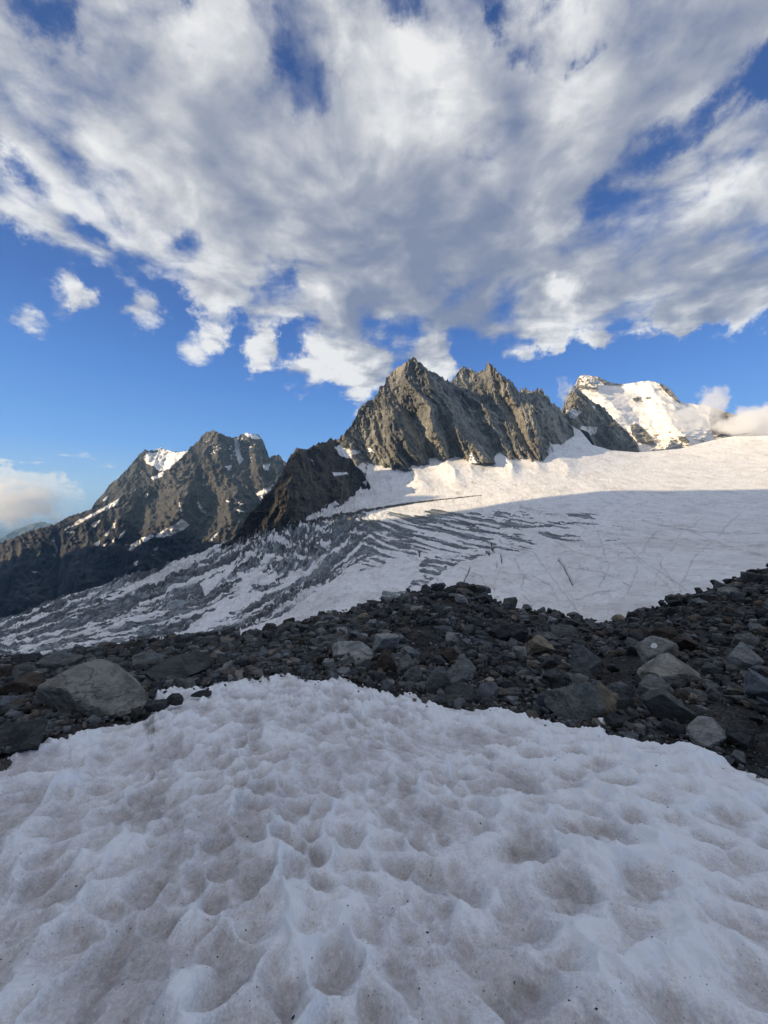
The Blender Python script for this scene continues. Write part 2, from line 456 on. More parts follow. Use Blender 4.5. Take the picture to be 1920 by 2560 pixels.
M_st_grey = mat_stone('stone_grey', (.075, .082, .082), (.16, .17, .165), (.22, .225, .21))
M_st_dark = mat_stone('stone_dark', (.034, .037, .038), (.078, .083, .083), (.11, .115, .108))
M_st_pale = mat_stone('stone_pale', (.155, .165, .16), (.30, .31, .295), (.35, .35, .32))
M_st_brown = mat_stone('stone_brown', (.050, .040, .034), (.10, .080, .065), (.11, .10, .085))
M_st_tan = mat_stone('stone_tan', (.17, .14, .10), (.30, .255, .185), (.36, .33, .27))
M_st_blue = mat_stone('stone_blue_grey', (.085, .095, .107), (.165, .182, .20), (.20, .21, .215))
M_st_half = mat_stone('stone_grey_and_tan', (.11, .122, .122), (.23, .245, .235), (.29, .30, .28), 1.0, (.33, .265, .17, .10))
M_st_boulder = mat_stone('stone_boulder', (.135, .132, .114), (.275, .268, .232), (.34, .325, .275), .9)


def mat_gravel():
    m, t, b, co = new_mat('gravel')
    vo = t.new('ShaderNodeTexVoronoi'); t.l.new(co, vo.inputs['Vector']); vo.inputs['Scale'].default_value = 9
    v2 = t.new('ShaderNodeTexVoronoi'); t.l.new(co, v2.inputs['Vector']); v2.inputs['Scale'].default_value = 30
    n = t.noise(co, .8, 6, .6)
    c = t.mix(t.ramp(n, .35, .65), C4(.022, .022, .021), C4(.055, .054, .051))
    hv = t.new('ShaderNodeHueSaturation'); t.l.new(c, hv.inputs['Color'])
    sep = t.new('ShaderNodeSeparateColor'); t.l.new(v2.outputs['Color'], sep.inputs[0])
    t.put(hv.inputs['Value'], t.ramp(sep.outputs[0], 0, 1, .5, 1.7, smooth=False))
    t.l.new(hv.outputs[0], b.inputs['Base Color'])
    h = t.math('ADD', t.math('MULTIPLY', vo.outputs['Distance'], -.6), t.math('MULTIPLY', v2.outputs['Distance'], -.35))
    bump(t, b, h, 1.0, .08)
    return m


M_gravel = mat_gravel()


def mat_rubble():
    m, t, b, co = new_mat('rubble_stone')
    tone = t.attr('tone'); hue = t.attr('hue')
    n = t.noise(co, 14, 5, .6)
    c = t.mix(hue, C4(.074, .081, .084), C4(.105, .088, .07))
    hv = t.new('ShaderNodeHueSaturation'); t.l.new(c, hv.inputs['Color'])
    t.put(hv.inputs['Value'], t.math('MULTIPLY', tone, t.ramp(n, .3, .7, .65, 1.35)))
    t.l.new(hv.outputs[0], b.inputs['Base Color'])
    bump(t, b, n, .6, .03)
    return m


M_rub = mat_rubble()
exec_parts = True

# ------------------------------------------------------------------ large structure: mountains
v_glac_edge = pl([(-1200,2010),(-600,1790),(0,1552),(69,1528),(142,1500),(206,1480),(275,1458),(320,1441),(407,1426),(426,1406),(513,1380),(554,1363),(600,1352),(700,1330),
                  (740,1318),(782,1290),(819,1268),(865,1235),(883,1200),(925,1160)])
GC = [(-600,1860,420),(-600,1800,520),(0,1645,500),(0,1552,800),(300,1605,500),(300,1458,960),(500,1595,500),(590,1357,1230),(760,1550,540),(760,1310,1330),
      (960,1480,620),(960,1390,960),(850,1262,1620),(900,1190,1980),(1040,1165,2060),(1400,1150,2160),(1180,1270,1480),(1300,1300,1240),
      (1500,1550,400),(1500,1400,680),(1500,1300,1120),(1230,1400,900),(1300,1500,560),(1920,1420,480),(1920,1300,960),(1920,1215,1580),(1920,1090,2700),(1600,1140,2500),
      (1700,1180,2000),(2500,1400,380),(2500,1200,1200),(2500,1050,2600),(1480,1090,2750)]
_G = np.array(GC, float)
_gp = np.stack([_G[:, 0]/500, _G[:, 1]/120], 1)


def _tps(r2): return np.where(r2 > 0, .5*r2*np.log(np.maximum(r2, 1e-12)), 0)


def _fit():
    n = len(_gp); K = _tps(((_gp[:, None]-_gp[None])**2).sum(-1))+np.eye(n)*.02
    Pm = np.concatenate([np.ones((n, 1)), _gp], 1)
    A = np.block([[K, Pm], [Pm.T, np.zeros((3, 3))]])
    return np.linalg.solve(A, np.concatenate([np.log(_G[:, 2]), np.zeros(3)]))


_gw = _fit()


def glac_y(u, v):
    u = np.asarray(u, float)/500; v = np.asarray(v, float)/120
    r = _gw[-3]+_gw[-2]*u+_gw[-1]*v
    for i in range(len(_gp)):
        r = r+_gw[i]*_tps((u-_gp[i, 0])**2+(v-_gp[i, 1])**2)
    return np.exp(r)


def mountain(name, mat, ridge, basel, ybase, k, nu, nv, relief, snow, jag=3.0, ypow=1.0, back=1.0, seed=1, umin=None, umax=None):
    ridge = np.array(ridge, float)
    u0 = ridge[0, 0] if umin is None else umin; u1 = ridge[-1, 0] if umax is None else umax
    u = np.linspace(u0, u1, nu)
    vr = np.interp(u, ridge[:, 0], ridge[:, 1])
    vr = vr - jag*(ridged(u/14, u*0+3.1, 3, .6, s=seed)-.55)*2 - jag*.5*perlin(u/5, u*0, seed+3)
    vb = basel(u)
    vb = np.maximum(vb, vr+4)
    t = np.linspace(0, 1, nv)[:, None]
    U = np.broadcast_to(u, (nv, nu)).copy(); V = vb+(vr-vb)*t
    y0 = ybase(U, vb[None, :]+0*V)
    Y = y0*np.exp(k*(vb-V)**1.0)
    rel = relief(U, V)
    Y = Y-rel
    X, _, Z = pt(U, V, Y)
    s = snow(U, V)
    nb = 10
    dy = np.linspace(0, 1, nb+1)[1:, None]**1.3*(Z[-1]-Z[0].min()+100)*.7*back
    Xb = X[-1]+0*dy; Yb = Y[-1]+dy; Zb = Z[-1]-dy*1.35+fbm(Xb/200, Yb/200, 3, s=seed+50)*dy*.15
    X = np.concatenate([X, Xb]); Y = np.concatenate([Y, Yb]); Z = np.concatenate([Z, Zb])
    s = np.concatenate([s, np.repeat(s[-1:], nb, 0)])
    return structure(grid_mesh(name, X, Y, Z, mat, {'snow': s}))


def ridgelines(u, v, lines, wpow=1.0):
    r = 0
    for pts, wd, am in lines:
        d = polydist(u, v, pts)
        r = r+am*np.clip(1-d/wd, 0, 1)**wpow
    return r


def snow_patches(U, V, polys, amp=5, sc_=14, seed=3):
    uu = U+amp*fbm(U/sc_, V/sc_, 4, .6, s=seed); vv = V+amp*fbm(U/sc_, V/sc_, 4, .6, s=seed+40)
    s = np.zeros(U.shape)
    for p in polys: s = np.maximum(s, inpoly(uu, vv, p).astype(float))
    return s


# --- rocky pyramid in the middle
PYR = [(690,1250),(705,1189),(723,1143),(741,1120),(769,1125),(792,1109),(815,1106),(828,1095),(842,1100),(874,1070),(897,1024),(911,1008),(938,992),(950,967),(963,960),(965,946),(979,932),(1011,907),(1034,892),(1048,905),
       (1066,921),(1094,937),(1121,951),(1140,965),(1176,985),(1250,1040),(1330,1100),(1392,1140)]
pyr_base = pl([(690,1285),(800,1225),(860,1205),(915,1190),(1000,1176),(1060,1174),(1100,1166),(1160,1158),(1250,1158),(1392,1158)])


def relief_ribs(y0, ca, sa, amp, seed, px=FPX):
    def f(U, V):
        X = (U-960)/px*y0; Z = (1280-V)/px*y0
        wp = fbm(X/260, Z/260, 4, s=seed+90)
        q = X*ca+Z*sa+70*wp; s = -X*sa+Z*ca+40*wp
        r = amp*1.75*(ridged(q/190, s/1000, 2, .45, s=seed)-.5)
        r = r+amp*.62*(ridged(q/70, s/380, 4, .55, s=seed+5)-.5)
        r = r+amp*.30*(ridged(X/50, Z/62, 6, .62, s=seed+9)-.5)
        r = r+amp*.22*(ridged(q/16, s/40, 3, .6, s=seed+19)-.5)
        return r
    return f


_rp = relief_ribs(2150, .88, .47, 115, 21)


def pyr_relief(U, V):
    hgt = sstep(pyr_base(U)-V, 0, 90)
    r = _rp(U, V)+300*np.clip(1-np.abs(U-(1030+.30*(V-892)))/230, -.4, 1)*hgt-120*hgt
    r = r+ridgelines(U, V, [([(1034,892),(1010,960),(1000,1040),(1040,1165)], 42, 90), ([(1034,892),(1085,1000),(1150,1085),(1215,1145)], 48, 110),
                            ([(960,960),(965,1060),(985,1150)], 40, 60), ([(1110,950),(1180,1050),(1245,1140)], 30, -70), ([(897,1024),(920,1100),(960,1160)], 40, 60),
                            ([(1030,1040),(1080,1160)], 22, -80), ([(930,1010),(960,1100)], 16, -40)])
    return r


pyr_snow = lambda U, V: snow_patches(U, V, [[(856,1120),(875,1122),(880,1145),(862,1150),(845,1140)], [(876,1125),(900,1124),(902,1134),(880,1136)], [(920,1120),(936,1120),(934,1132),(922,1130)],
                                            [(885,1175),(905,1155),(916,1160),(914,1180),(890,1190)], [(775,1140),(790,1168),(783,1160)], [(1085,1165),(1092,1148),(1104,1158),(1122,1166),(1138,1140),(1150,1150),(1160,1180),(1085,1180)], [(1178,1130),(1190,1140),(1205,1170),(1165,1170)]], 4, 12)
mountain('mountain_pyramid', M_pyr, PYR, pyr_base, lambda U, vb: glac_y(U, np.clip(vb-8, 1138, 1240))*1.0, .0010, 520, 250, pyr_relief, pyr_snow, 4.5, seed=2)

# --- second peak, right behind
PK2 = [(1100,1010),(1121,955),(1133,950),(1140,937),(1158,914),(1176,921),(1192,932),(1211,923),(1219,904),(1226,908),(1232,914),(1250,935),(1273,948),(1300,980),(1320,1000),(1345,1030),(1365,1075),(1388,1136)]
pk2_base = pl([(1100,1158),(1388,1158)])
_r2 = relief_ribs(2350, .90, .42, 105, 61)


def pk2_relief(U, V):
    hgt = sstep(1150-V, 0, 90)
    return _r2(U, V)+80*np.clip(1-np.abs(U-(1232+.45*(V-905)))/120, -.5, 1)*hgt-30*hgt+ridgelines(U, V, [([(1222,905),(1240,1000),(1290,1080),(1300,1140)], 60, 45), ([(1328,1035),(1345,1090),(1350,1150)], 34, 130),
                                       ([(1262,1000),(1300,1080),(1318,1130)], 18, -80), ([(1158,914),(1190,1000)], 30, 40)])


mountain('mountain_peak', M_pyr, PK2, pk2_base, lambda U, vb: glac_y(U, 1143+0*U)+30, .0009, 330, 230, pk2_relief,
         lambda U, V: snow_patches(U, V, [[(1144,968),(1156,984),(1166,1004),(1158,1008),(1150,996),(1142,990)], [(1180,1010),(1188,1012),(1184,1020)], [(1234,1102),(1229,1120),(1225,1165),(1268,1165),(1254,1142),(1242,1122)], [(1306,1118),(1303,1165),(1342,1165),(1322,1135)], [(1374,1100),(1366,1165),(1400,1165),(1386,1128)]], 3, 8), 4.5, seed=12)

# --- third jagged ridge in shade
PK3 = [(1285,1010),(1300,975),(1309,969),(1320,973),(1332,976),(1343,970),(1355,973),(1362,985),(1373,997),(1387,1012),(1401,1024),(1419,1052),(1433,1072),(1437,1100),(1440,1128)]
pk3_base = pl([(1285,1145),(1440,1142)])
_r3 = relief_ribs(2700, .92, .38, 90, 81)
mountain('mountain_jagged_ridge', M_pyr, PK3, pk3_base, lambda U, vb: glac_y(U, 1124+0*U)*1.02+40, .0010, 200, 160,
         lambda U, V: _r3(U, V)-2.2*(U-1300)*0, lambda U, V: sstep(fbm(U/4, V/3, 3, s=8), .33, .45)*sstep(U, 1340, 1400)*.7, 6, seed=32)

# --- dark mound at the foot, left
MND = [(540,1378),(554,1362),(591,1339),(618,1293),(650,1256),(687,1215),(705,1185),(723,1143),(733,1133),(741,1120),(769,1124),(780,1118),(792,1108),(800,1106),(815,1106),(828,1095),(842,1102),(862,1125),(880,1150),(905,1180),(922,1205),(930,1232)]
mnd_base = pl([(540,1385),(600,1362),(700,1335),(737,1324),(782,1297),(819,1278),(850,1262),(868,1256),(874,1242),(905,1236),(927,1233),(930,1236)])
_r4 = relief_ribs(1500, .95, -.15, 70, 101)
mountain('mountain_dark_mound', M_mound, MND, mnd_base, lambda U, vb: glac_y(U, vb), .0012, 380, 220,
         lambda U, V: _r4(U, V)*.8+34*(ridged((U-960)/38., (1280-V)/38., 6, .66, s=105)-.5)+ridgelines(U, V, [([(745,1120),(735,1180),(700,1260)], 40, 60), ([(815,1106),(830,1180),(860,1230)], 45, 60), ([(770,1130),(785,1200)], 18, -45)]),
         lambda U, V: snow_patches(U, V, [[(818,1275),(822,1262),(838,1252),(850,1262),(832,1268)], [(836,1118),(858,1108),(866,1130),(880,1148),(850,1140)], [(830,1182),(868,1180),(870,1186),(835,1190)], [(776,1148),(784,1152),(785,1164)], [(905,1205),(918,1200),(915,1214)]], 3, 9), 4.5, seed=42)

# --- big massif on the left
LFT = [(-900,1560),(-600,1500),(-200,1405),(0,1357),(46,1339),(92,1321),(137,1311),(174,1291),(229,1272),(238,1256),(255,1236),(275,1211),(293,1197),(321,1169),(335,1152),(348,1137),(362,1124),(380,1126),(403,1119),(421,1126),(440,1130),(467,1127),
       (480,1114),(495,1101),(505,1089),(517,1080),(530,1075),(540,1076),(552,1084),(563,1089),(580,1093),(595,1092),(606,1085),(618,1082),(632,1084),(646,1085),(654,1094),(659,1105),(664,1120),(668,1128),(673,1144),(684,1140),(696,1133),(704,1144),(710,1151),(760,1200),(800,1240)]
lft_base = pl([(-900,2200),(0,1600),(300,1500),(600,1420),(800,1400)])
_r5 = relief_ribs(5200, .80, .35, 300, 131)


def lft_relief(U, V):
    X = (U-960)/FPX*5200; Z = (1280-V)/FPX*5200
    wp = fbm(X/700, Z/700, 4, s=7)
    q = X*.85+Z*.30+220*wp; s = -X*.30+Z*.85
    r = 260*(ridged(q/620, s/1800, 4, .55, s=131)-.5)+190*(ridged(q/210, s/420, 5, .6, s=137)-.5)+110*(ridged(X/120, Z/120, 5, .65, s=139)-.5)+45*(ridged(q/60, s/130, 4, .6, s=141)-.5)
    r = r+ridgelines(U, V, [([(540,1076),(500,1150),(478,1210),(440,1290),(400,1340)], 70, 420), ([(362,1124),(330,1190),(300,1245),(240,1290),(137,1320)], 55, 300), ([(467,1130),(405,1195),(350,1240),(310,1300),(290,1370)], 50, 300),
                            ([(540,1076),(560,1180),(600,1270),(600,1340)], 60, 330), ([(620,1082),(640,1160),(660,1230)], 40, 220), ([(600,1260),(560,1300),(540,1360)], 50, 250),
                            ([(590,1092),(600,1150)], 18, -220), ([(440,1240),(380,1330),(330,1400)], 50, 200), ([(137,1311),(150,1400),(140,1500)], 12, -160), ([(60,1335),(50,1500)], 90, 260), ([(250,1330),(220,1480)], 90, 240)])
    return r


LSN = [[(357,1143),(372,1132),(405,1130),(440,1131),(468,1126),(450,1146),(432,1160),(424,1172),(400,1178),(388,1166),(370,1160)], [(375,1196),(395,1186),(410,1176),(405,1190),(385,1200)],
       [(160,1325),(200,1300),(260,1268),(298,1246),(296,1262),(250,1280),(200,1308)], [(388,1340),(410,1325),(440,1310),(455,1296),(474,1312),(455,1326),(430,1338),(395,1345)], [(322,1376),(330,1360),(352,1348),(350,1358),(332,1374)],
       [(352,1346),(380,1336),(385,1342),(360,1356)], [(586,1094),(594,1096),(600,1130),(608,1150),(598,1160),(592,1140),(588,1118)], [(562,1166),(580,1164),(574,1176)], [(640,1235),(660,1222),(682,1212),(676,1225),(655,1240),(652,1252)],
       [(492,1252),(504,1268),(514,1280),(516,1284),(500,1276)], [(448,1255),(455,1278),(450,1276)], [(295,1346),(312,1325),(314,1326),(303,1343)], [(280,1355),(288,1340),(284,1356)], [(255,1366),(270,1355),(262,1366)], [(582,1270),(600,1275),(614,1280),(590,1277)],
       [(564,1250),(576,1254),(568,1256)], [(592,1254),(612,1262),(600,1262)], [(606,1084),(620,1082),(640,1086),(652,1096),(640,1098),(625,1094)], [(240,1240),(252,1230),(246,1244)], [(255,1250),(272,1238),(262,1252)],
       [(130,1340),(145,1370),(142,1384),(134,1362)], [(80,1428),(96,1430),(84,1432)], [(658,1165),(674,1160),(672,1174),(658,1174)], [(520,1354),(545,1330),(530,1352)], [(165,1328),(188,1330),(172,1334)], [(226,1312),(250,1300),(238,1318)], [(262,1338),(276,1322),(268,1340)], [(280,1318),(290,1300),(286,1322)],
       [(380,1122),(400,1118),(420,1124),(432,1130),(400,1130)], [(236,1358),(250,1350),(244,1366)], [(360,1240),(368,1232),(366,1246)], [(384,1372),(396,1366),(392,1378)], [(334,1410),(344,1400),(340,1416)]]


def lft_snow(U, V):
    s = np.maximum(snow_patches(U, V, LSN, 3.5, 12, 55), snow_patches(U, V, LSN, 5, 9, 58))*1.15
    top = sstep(fbm(U/7, V/5, 4, .6, s=77)+.25*perlin(U/30, V/30, 5), .22, .34)*sstep(V, 1190, 1120)*sstep(U, 470, 540)*.85
    led = sstep(fbm(U/6, V/4, 4, .6, s=79), .42, .50)*sstep(V, 1420, 1250)*sstep(U, 150, 300)*.7
    return np.maximum(np.maximum(s, top), led)


mountain('mountain_massif', M_left, LFT, lft_base, lambda U, vb: 3300+0*U, .0016, 620, 320, lft_relief, lft_snow, 3.2, seed=52)

# --- snow dome, far right
DOM = [(1380,1120),(1405,1020),(1425,975),(1441,957),(1445,941),(1461,937),(1480,940),(1494,941),(1510,949),(1527,956),(1545,959),(1564,960),(1575,958),(1588,956),(1604,953),(1621,952),(1635,954),(1650,958),(1670,968),(1682,980),(1691,991),(1699,1003),(1720,1008),(1773,1015),(1834,1036),(1920,1044),(2100,1030),(2500,1080)]
dom_base = pl([(1380,1150),(1500,1150),(1600,1150),(1700,1130),(1806,1110),(1920,1100),(2500,1080+40)])


def dom_relief(U, V):
    X = (U-960)/FPX*4400; Z = (1280-V)/FPX*4400
    r = 260*fbm(X/700, Z/380, 4, .5, s=151)+70*ridged(X/260+Z/300, Z/110, 4, .5, s=153)+ridgelines(U, V, [([(1460,940),(1560,1040),(1600,1130)], 60, 200), ([(1620,952),(1680,1060),(1720,1100)], 70, 250)])
    rock = 1-dom_snow(U, V)
    r = r+rock*70*(ridged(X/90, Z/90, 4, .6, s=155))
    r = r+40*sstep(fbm(X/160, Z/50, 4, .6, s=156), 0, .25)*sstep(V, 1060, 1090)
    return r


def dom_snow(U, V):
    s = np.ones(U.shape)
    a = 4; n1 = a*fbm(U/9, V/9, 4, .6, s=161); n2 = a*fbm(U/9, V/9, 4, .6, s=162)
    for p in [[(1640,945),(1668,962),(1690,985),(1702,1005),(1688,1000),(1668,985),(1650,965)], [(1576,1062),(1590,1058),(1612,1075),(1636,1104),(1630,1112),(1600,1108),(1578,1085)], [(1694,1089),(1710,1090),(1726,1104),(1715,1110),(1700,1100)],
              [(1776,1018),(1834,1036),(1940,1044),(2500,1100),(2500,1140),(1860,1094),(1806,1096),(1780,1080),(1772,1050)], [(1490,940),(1530,952),(1562,958),(1540,964),(1510,962)], [(1443,948),(1450,962),(1480,968),(1470,975),(1444,966)],
              [(1580,996),(1600,990),(1605,1002),(1586,1004)], [(1612,994),(1628,992),(1622,1000)], [(1380,1110),(1405,1020),(1440,972),(1450,1000),(1430,1100)]]:
        s = np.where(inpoly(U+n1, V+n2, p), 0.0, s)
    s = np.where((V < 975) & (U < 1500) & (fbm(U/5, V/4, 3, s=163) > .12), 0.1, s)
    return s


mountain('mountain_snow_dome', M_dome, DOM, dom_base, lambda U, vb: 3500+0*U+(U-1600)*.3, .0016, 420, 150, dom_relief, dom_snow, 1.2, seed=62)

# --- sunny rock spur in front of the dome
SPR = [(1402,1050),(1408,1023),(1416,987),(1428,978),(1441,971),(1453,978),(1470,994),(1486,1007),(1498,1010),(1511,1019),(1522,1034),(1535,1048),(1552,1064),(1568,1077),(1582,1094),(1593,1108),(1599,1125)]
spr_base = pl([(1402,1070),(1435,1066),(1470,1080),(1485,1110),(1490,1122),(1527,1128),(1593,1127),(1599,1129)])
_r6 = relief_ribs(3000, .85, .5, 95, 171)
mountain('mountain_rock_spur', M_dome, SPR, spr_base, lambda U, vb: 2950+0*U, .0009, 220, 140, lambda U, V: _r6(U, V)+ridgelines(U, V, [([(1441,971),(1510,1060),(1580,1125)], 40, 110), ([(1535,1048),(1545,1125)], 20, 60)]),
         lambda U, V: snow_patches(U, V, [[(1415,1026),(1435,1022),(1455,1030),(1440,1044),(1425,1046)], [(1440,1076),(1455,1066),(1495,1068),(1490,1085),(1460,1092)], [(1480,1015),(1490,1015),(1486,1024)]], 3, 9), 3, seed=72)
# snow couloir between ridge and spur: part of the glacier, see below

# --- hazy far ridges
def far_ridge(name, pts, y, k, seed, jag):
    mountain(name, M_far, pts, lambda u: 1420+0*u, lambda U, vb: y+0*U, k, 300, 40, lambda U, V: y*.03*(ridged(U/30, V/25, 4, s=seed)), lambda U, V: 0*U, jag, seed=seed, back=.5)
far_ridge('hills_near', [(-600,1400),(0,1347),(20,1336),(46,1322),(70,1312),(92,1306),(110,1304),(137,1312),(180,1290),(200,1285),(229,1272),(300,1290),(420,1340),(800,1340)], 14000, .0012, 201, 2)
far_ridge('hills_far', [(-600,1335),(-100,1330),(0,1328),(60,1318),(110,1310),(160,1306),(220,1296),(300,1310),(420,1305),(800,1320)], 30000, .001, 211, 1.5)

# valley ground reaching the horizon
gx = np.array([-90000, -30000, -12000, -6000, -3000, 0, 3000, 8000, 20000, 90000.]); gy = np.array([-20000, -4000, -1500, 0, 1500, 4000, 9000, 20000, 50000, 120000.])
GX, GY = np.meshgrid(gx, gy)
structure(grid_mesh('valley_ground', GX, GY, GX*0-1650, M_far, {'snow': GX*0}))

# ------------------------------------------------------------------ glacier
u = np.concatenate([np.linspace(-900, -20, 50), np.linspace(-18, 1938, 1080), np.linspace(1960, 2600, 40)])
vt = np.where(u < 925, v_glac_edge(u), 1150)
vt = np.where(u > 883, np.interp(u, [883, 930, 1040, 1140, 1200, 1300, 1380, 1420, 1450, 1480, 1530, 1597, 1700, 1760, 1806, 1860, 1920, 2600], [1160, 1150, 1130, 1105, 1100, 1100, 1080, 1055, 1075, 1112, 1126, 1131, 1122, 1106, 1095, 1087, 1077, 1020]), vt)
vt = np.where((u > 600) & (u <= 883), v_glac_edge(u)-25, vt)
kk = np.exp(-np.linspace(-2, 2, 41)**2); kk /= kk.sum()
vts = np.convolve(np.pad(vt, 20, mode='edge'), kk, 'valid')
vt = np.where((u > 560) & (u < 1000), vts, vt)
vbm = np.interp(u, [-900, 0, 600, 1130, 1507, 1920, 2600], [2020, 1690, 1620, 1530, 1590, 1470, 1400])
NR = 300
t = (np.linspace(0, 1, NR)[:, None])**.85
U = np.broadcast_to(u, (NR, len(u))).copy(); V = vt+(vbm-vt)*t
Y = glac_y(U, V)
X, _, Z = pt(U, V, Y)
# coordinates along the icefall
tt = (V-v_glac_edge(np.minimum(U, 925)))/(np.interp(U, [-900, 0, 300, 600, 900], [2000, 1636, 1602, 1588, 1515])-v_glac_edge(np.minimum(U, 925)))
wn = fbm(U/120, V/60, 4, s=301)
wn2 = fbm(U/30, V/16, 4, s=302)
tq_ = tt+.0009*U
streak = fbm(U/400+tq_*1.0+.3*wn, tq_*15+.9*wn+.22*wn2, 7, .64, s=303)
chaos = fbm(U/48+1.2*wn2, V/17+1.2*wn, 6, .66, s=304)
chw = sstep(U+60*wn, 540, 760)*sstep(tt, .6, .3)*.8
streak = streak*(1-chw)+chaos*chw
fine_st = fbm(U/60, tt*42+2*wn, 3, .6, s=305)
gU = np.interp(U, [700, 850, 1000, 1200, 1400, 1600], [-115, -48, 0, 42, 70, 78])
lens = fbm(U/95+.4*wn, (V-gU)/9.5+.8*wn, 6, .62, s=307)
left_w = sstep(U, 1000, 820)
iceL = sstep(streak+.14*fine_st+.085, -.03, .03)
mid_amt = np.interp(U, [780, 950, 1150, 1350, 1480, 1560, 1650], [.10, .07, .0, -.10, -.17, -.36, -.9])
inC = np.interp(V-np.interp(U, [780, 1000, 1300, 1550], [1330, 1285, 1275, 1285]), [-14, 6, 70, 120, 150], [-.5, .03, .0, -.12, -.5])
iceC = sstep(lens+mid_amt+inC+.05*fine_st, -.03, .03)
ice = iceL*left_w+iceC*(1-left_w)
ice = np.where(left_w > .5+.6*wn2, iceL, iceC)
nu_, nv_ = U+7*wn2+10*wn, V+5*wn2+5*wn
RAMPS = [[(380,1640),(426,1593),(500,1550),(560,1512),(600,1492),(640,1480),(675,1478),(640,1500),(600,1520),(560,1545),(500,1585),(470,1640)],
         [(560,1640),(600,1580),(684,1554),(748,1512),(811,1474),(862,1444),(921,1424),(1000,1398),(1060,1388),(1060,1412),(1020,1425),(1050,1450),(1010,1500),(980,1520),(940,1560),(700,1640)],
         [(1010,1520),(1068,1462),(1110,1432),(1160,1408),(1260,1385),(1400,1370),(2700,1340),(2700,1700),(1000,1700)],
         [(600,1440),(640,1432),(670,1440),(650,1455),(610,1462)], [(690,1455),(730,1440),(755,1420),(760,1440),(720,1470)], [(500,1470),(540,1440),(575,1420),(590,1430),(550,1460),(510,1490)]]
for rp in RAMPS: ice = np.where(inpoly(nu_, nv_, rp), 0.0, ice)
DARKS = [[(1040,1418),(1068,1398),(1095,1392),(1120,1402),(1148,1404),(1146,1412),(1110,1428),(1068,1458),(1022,1472),(1030,1455),(1062,1446)], [(1165,1384),(1190,1378),(1222,1378),(1222,1386),(1185,1402),(1165,1400)],
         [(945,1498),(960,1480),(985,1482),(1010,1478),(1000,1496),(960,1510)]]
for rp in DARKS: ice = np.where(inpoly(U+9*wn2, V+5*wn2, rp) & (lens+.4*wn2 > -.12), 1.0, ice)
above = V < np.interp(U, [700, 740, 810, 906, 1021, 1112, 1204, 1500], [1335, 1322, 1302, 1276, 1258, 1247, 1238, 1225])
ice = np.where(above & (U > 700), 0, ice)
for _ in range(1):
    ice[1:-1, 1:-1] = .5*ice[1:-1, 1:-1]+.125*(ice[:-2, 1:-1]+ice[2:, 1:-1]+ice[1:-1, :-2]+ice[1:-1, 2:])
deb_shade = np.zeros(U.shape)
dl = polydist(U, V+2*wn2, [(740,1323),(810,1304),(906,1278),(1021,1260),(1112,1249),(1204,1239)])
deb_shade = np.maximum(deb_shade, sstep(dl-np.interp(U, [740, 900, 1200], [3.2, 3.5, .6]), 1.2, -.5)*sstep(fbm(U/22, V/3, 3, s=311), -.45, -.2))
# relief of the ice
rough = left_w*np.interp(tt, [-.2, 0, .25, 1, 1.2], [1.2, 1.25, .8, .5, .4])+(1-left_w)*.25*sstep(V, 1260, 1300)
ser = ridged(X/34+1.5*wn, Y/60, 4, .6, s=321)-.45
ser2 = ridged(X/13, Y/22+wn, 3, .6, s=323)-.45
icef = np.clip(ice, 0, 1)
hump = left_w*10*fbm(X/90, Y/200, 3, s=325)
cz_ = np.clip(chw*1.0+.35, 0, 1)*left_w
dz = hump+rough*(13*ser+7.0*ser2)*(.30+.70*icef)*(1+1.5*cz_)+(1-icef)*left_w*3.5
wl1, wl2, wid = worley(X/26+1.4*wn+.5*wn2, Y/40+wn, 351)
dz = dz+cz_*sstep(tt, .95, .5)*(9*sstep(wl2-wl1, .02, .2)-6+9*(wid-.5))
dz = dz+(1-left_w)*((1-icef)*1.2+.35*fine_st*icef)
# serac crowding along the far rim of the icefall
rim = sstep(U, 230, 420)*sstep(U, 940, 760)*sstep(tt, .34, .05)
cr_f1, cr_f2, cid = worley(X/17+wn*2, Y/26, 331)
dz = dz+rim*(16*sstep(cr_f2-cr_f1, .02, .25)-8+10*(cid-.5))
# the crevassed dark patches near the moraine
rim2 = inpoly(U, V, [(560,1600),(690,1500),(800,1430),(840,1440),(760,1505),(640,1560)]).astype(float)*.9
a1, a2, cid2 = worley(X/9+wn*2, Y/14, 337)
dz = dz+rim2*(9*sstep(a2-a1, .02, .3)-5)
serac_shade = cz_*sstep(tt, .95, .5)*sstep(wl2-wl1, .10, .02)*.55
gap_shade = np.maximum(serac_shade, rim*sstep(cr_f2-cr_f1, .16, .03), rim2*sstep(a2-a1, .2, .03))*.6  # gaps between seracs darkened in the colour, standing in for shade
# gentle undulation, wind ripples and melt furrows on the smooth basin
sm = 1-left_w
dz = dz+sm*(3.2*fbm(X/120, Y/160, 4, .5, s=341)+1.1*fbm(X/16+.6*wn, Y/30, 5, .65, s=342)+.8*ridged(X/30+2*wn, Y/70+wn, 4, .6, s=343))
furrow = np.abs(perlin(X/70+1.3*fbm(X/90, Y/90, 3, s=345), Y/130, 346))
dz = dz-sm*(icef < .3)*1.3*sstep(furrow, .045, 0)
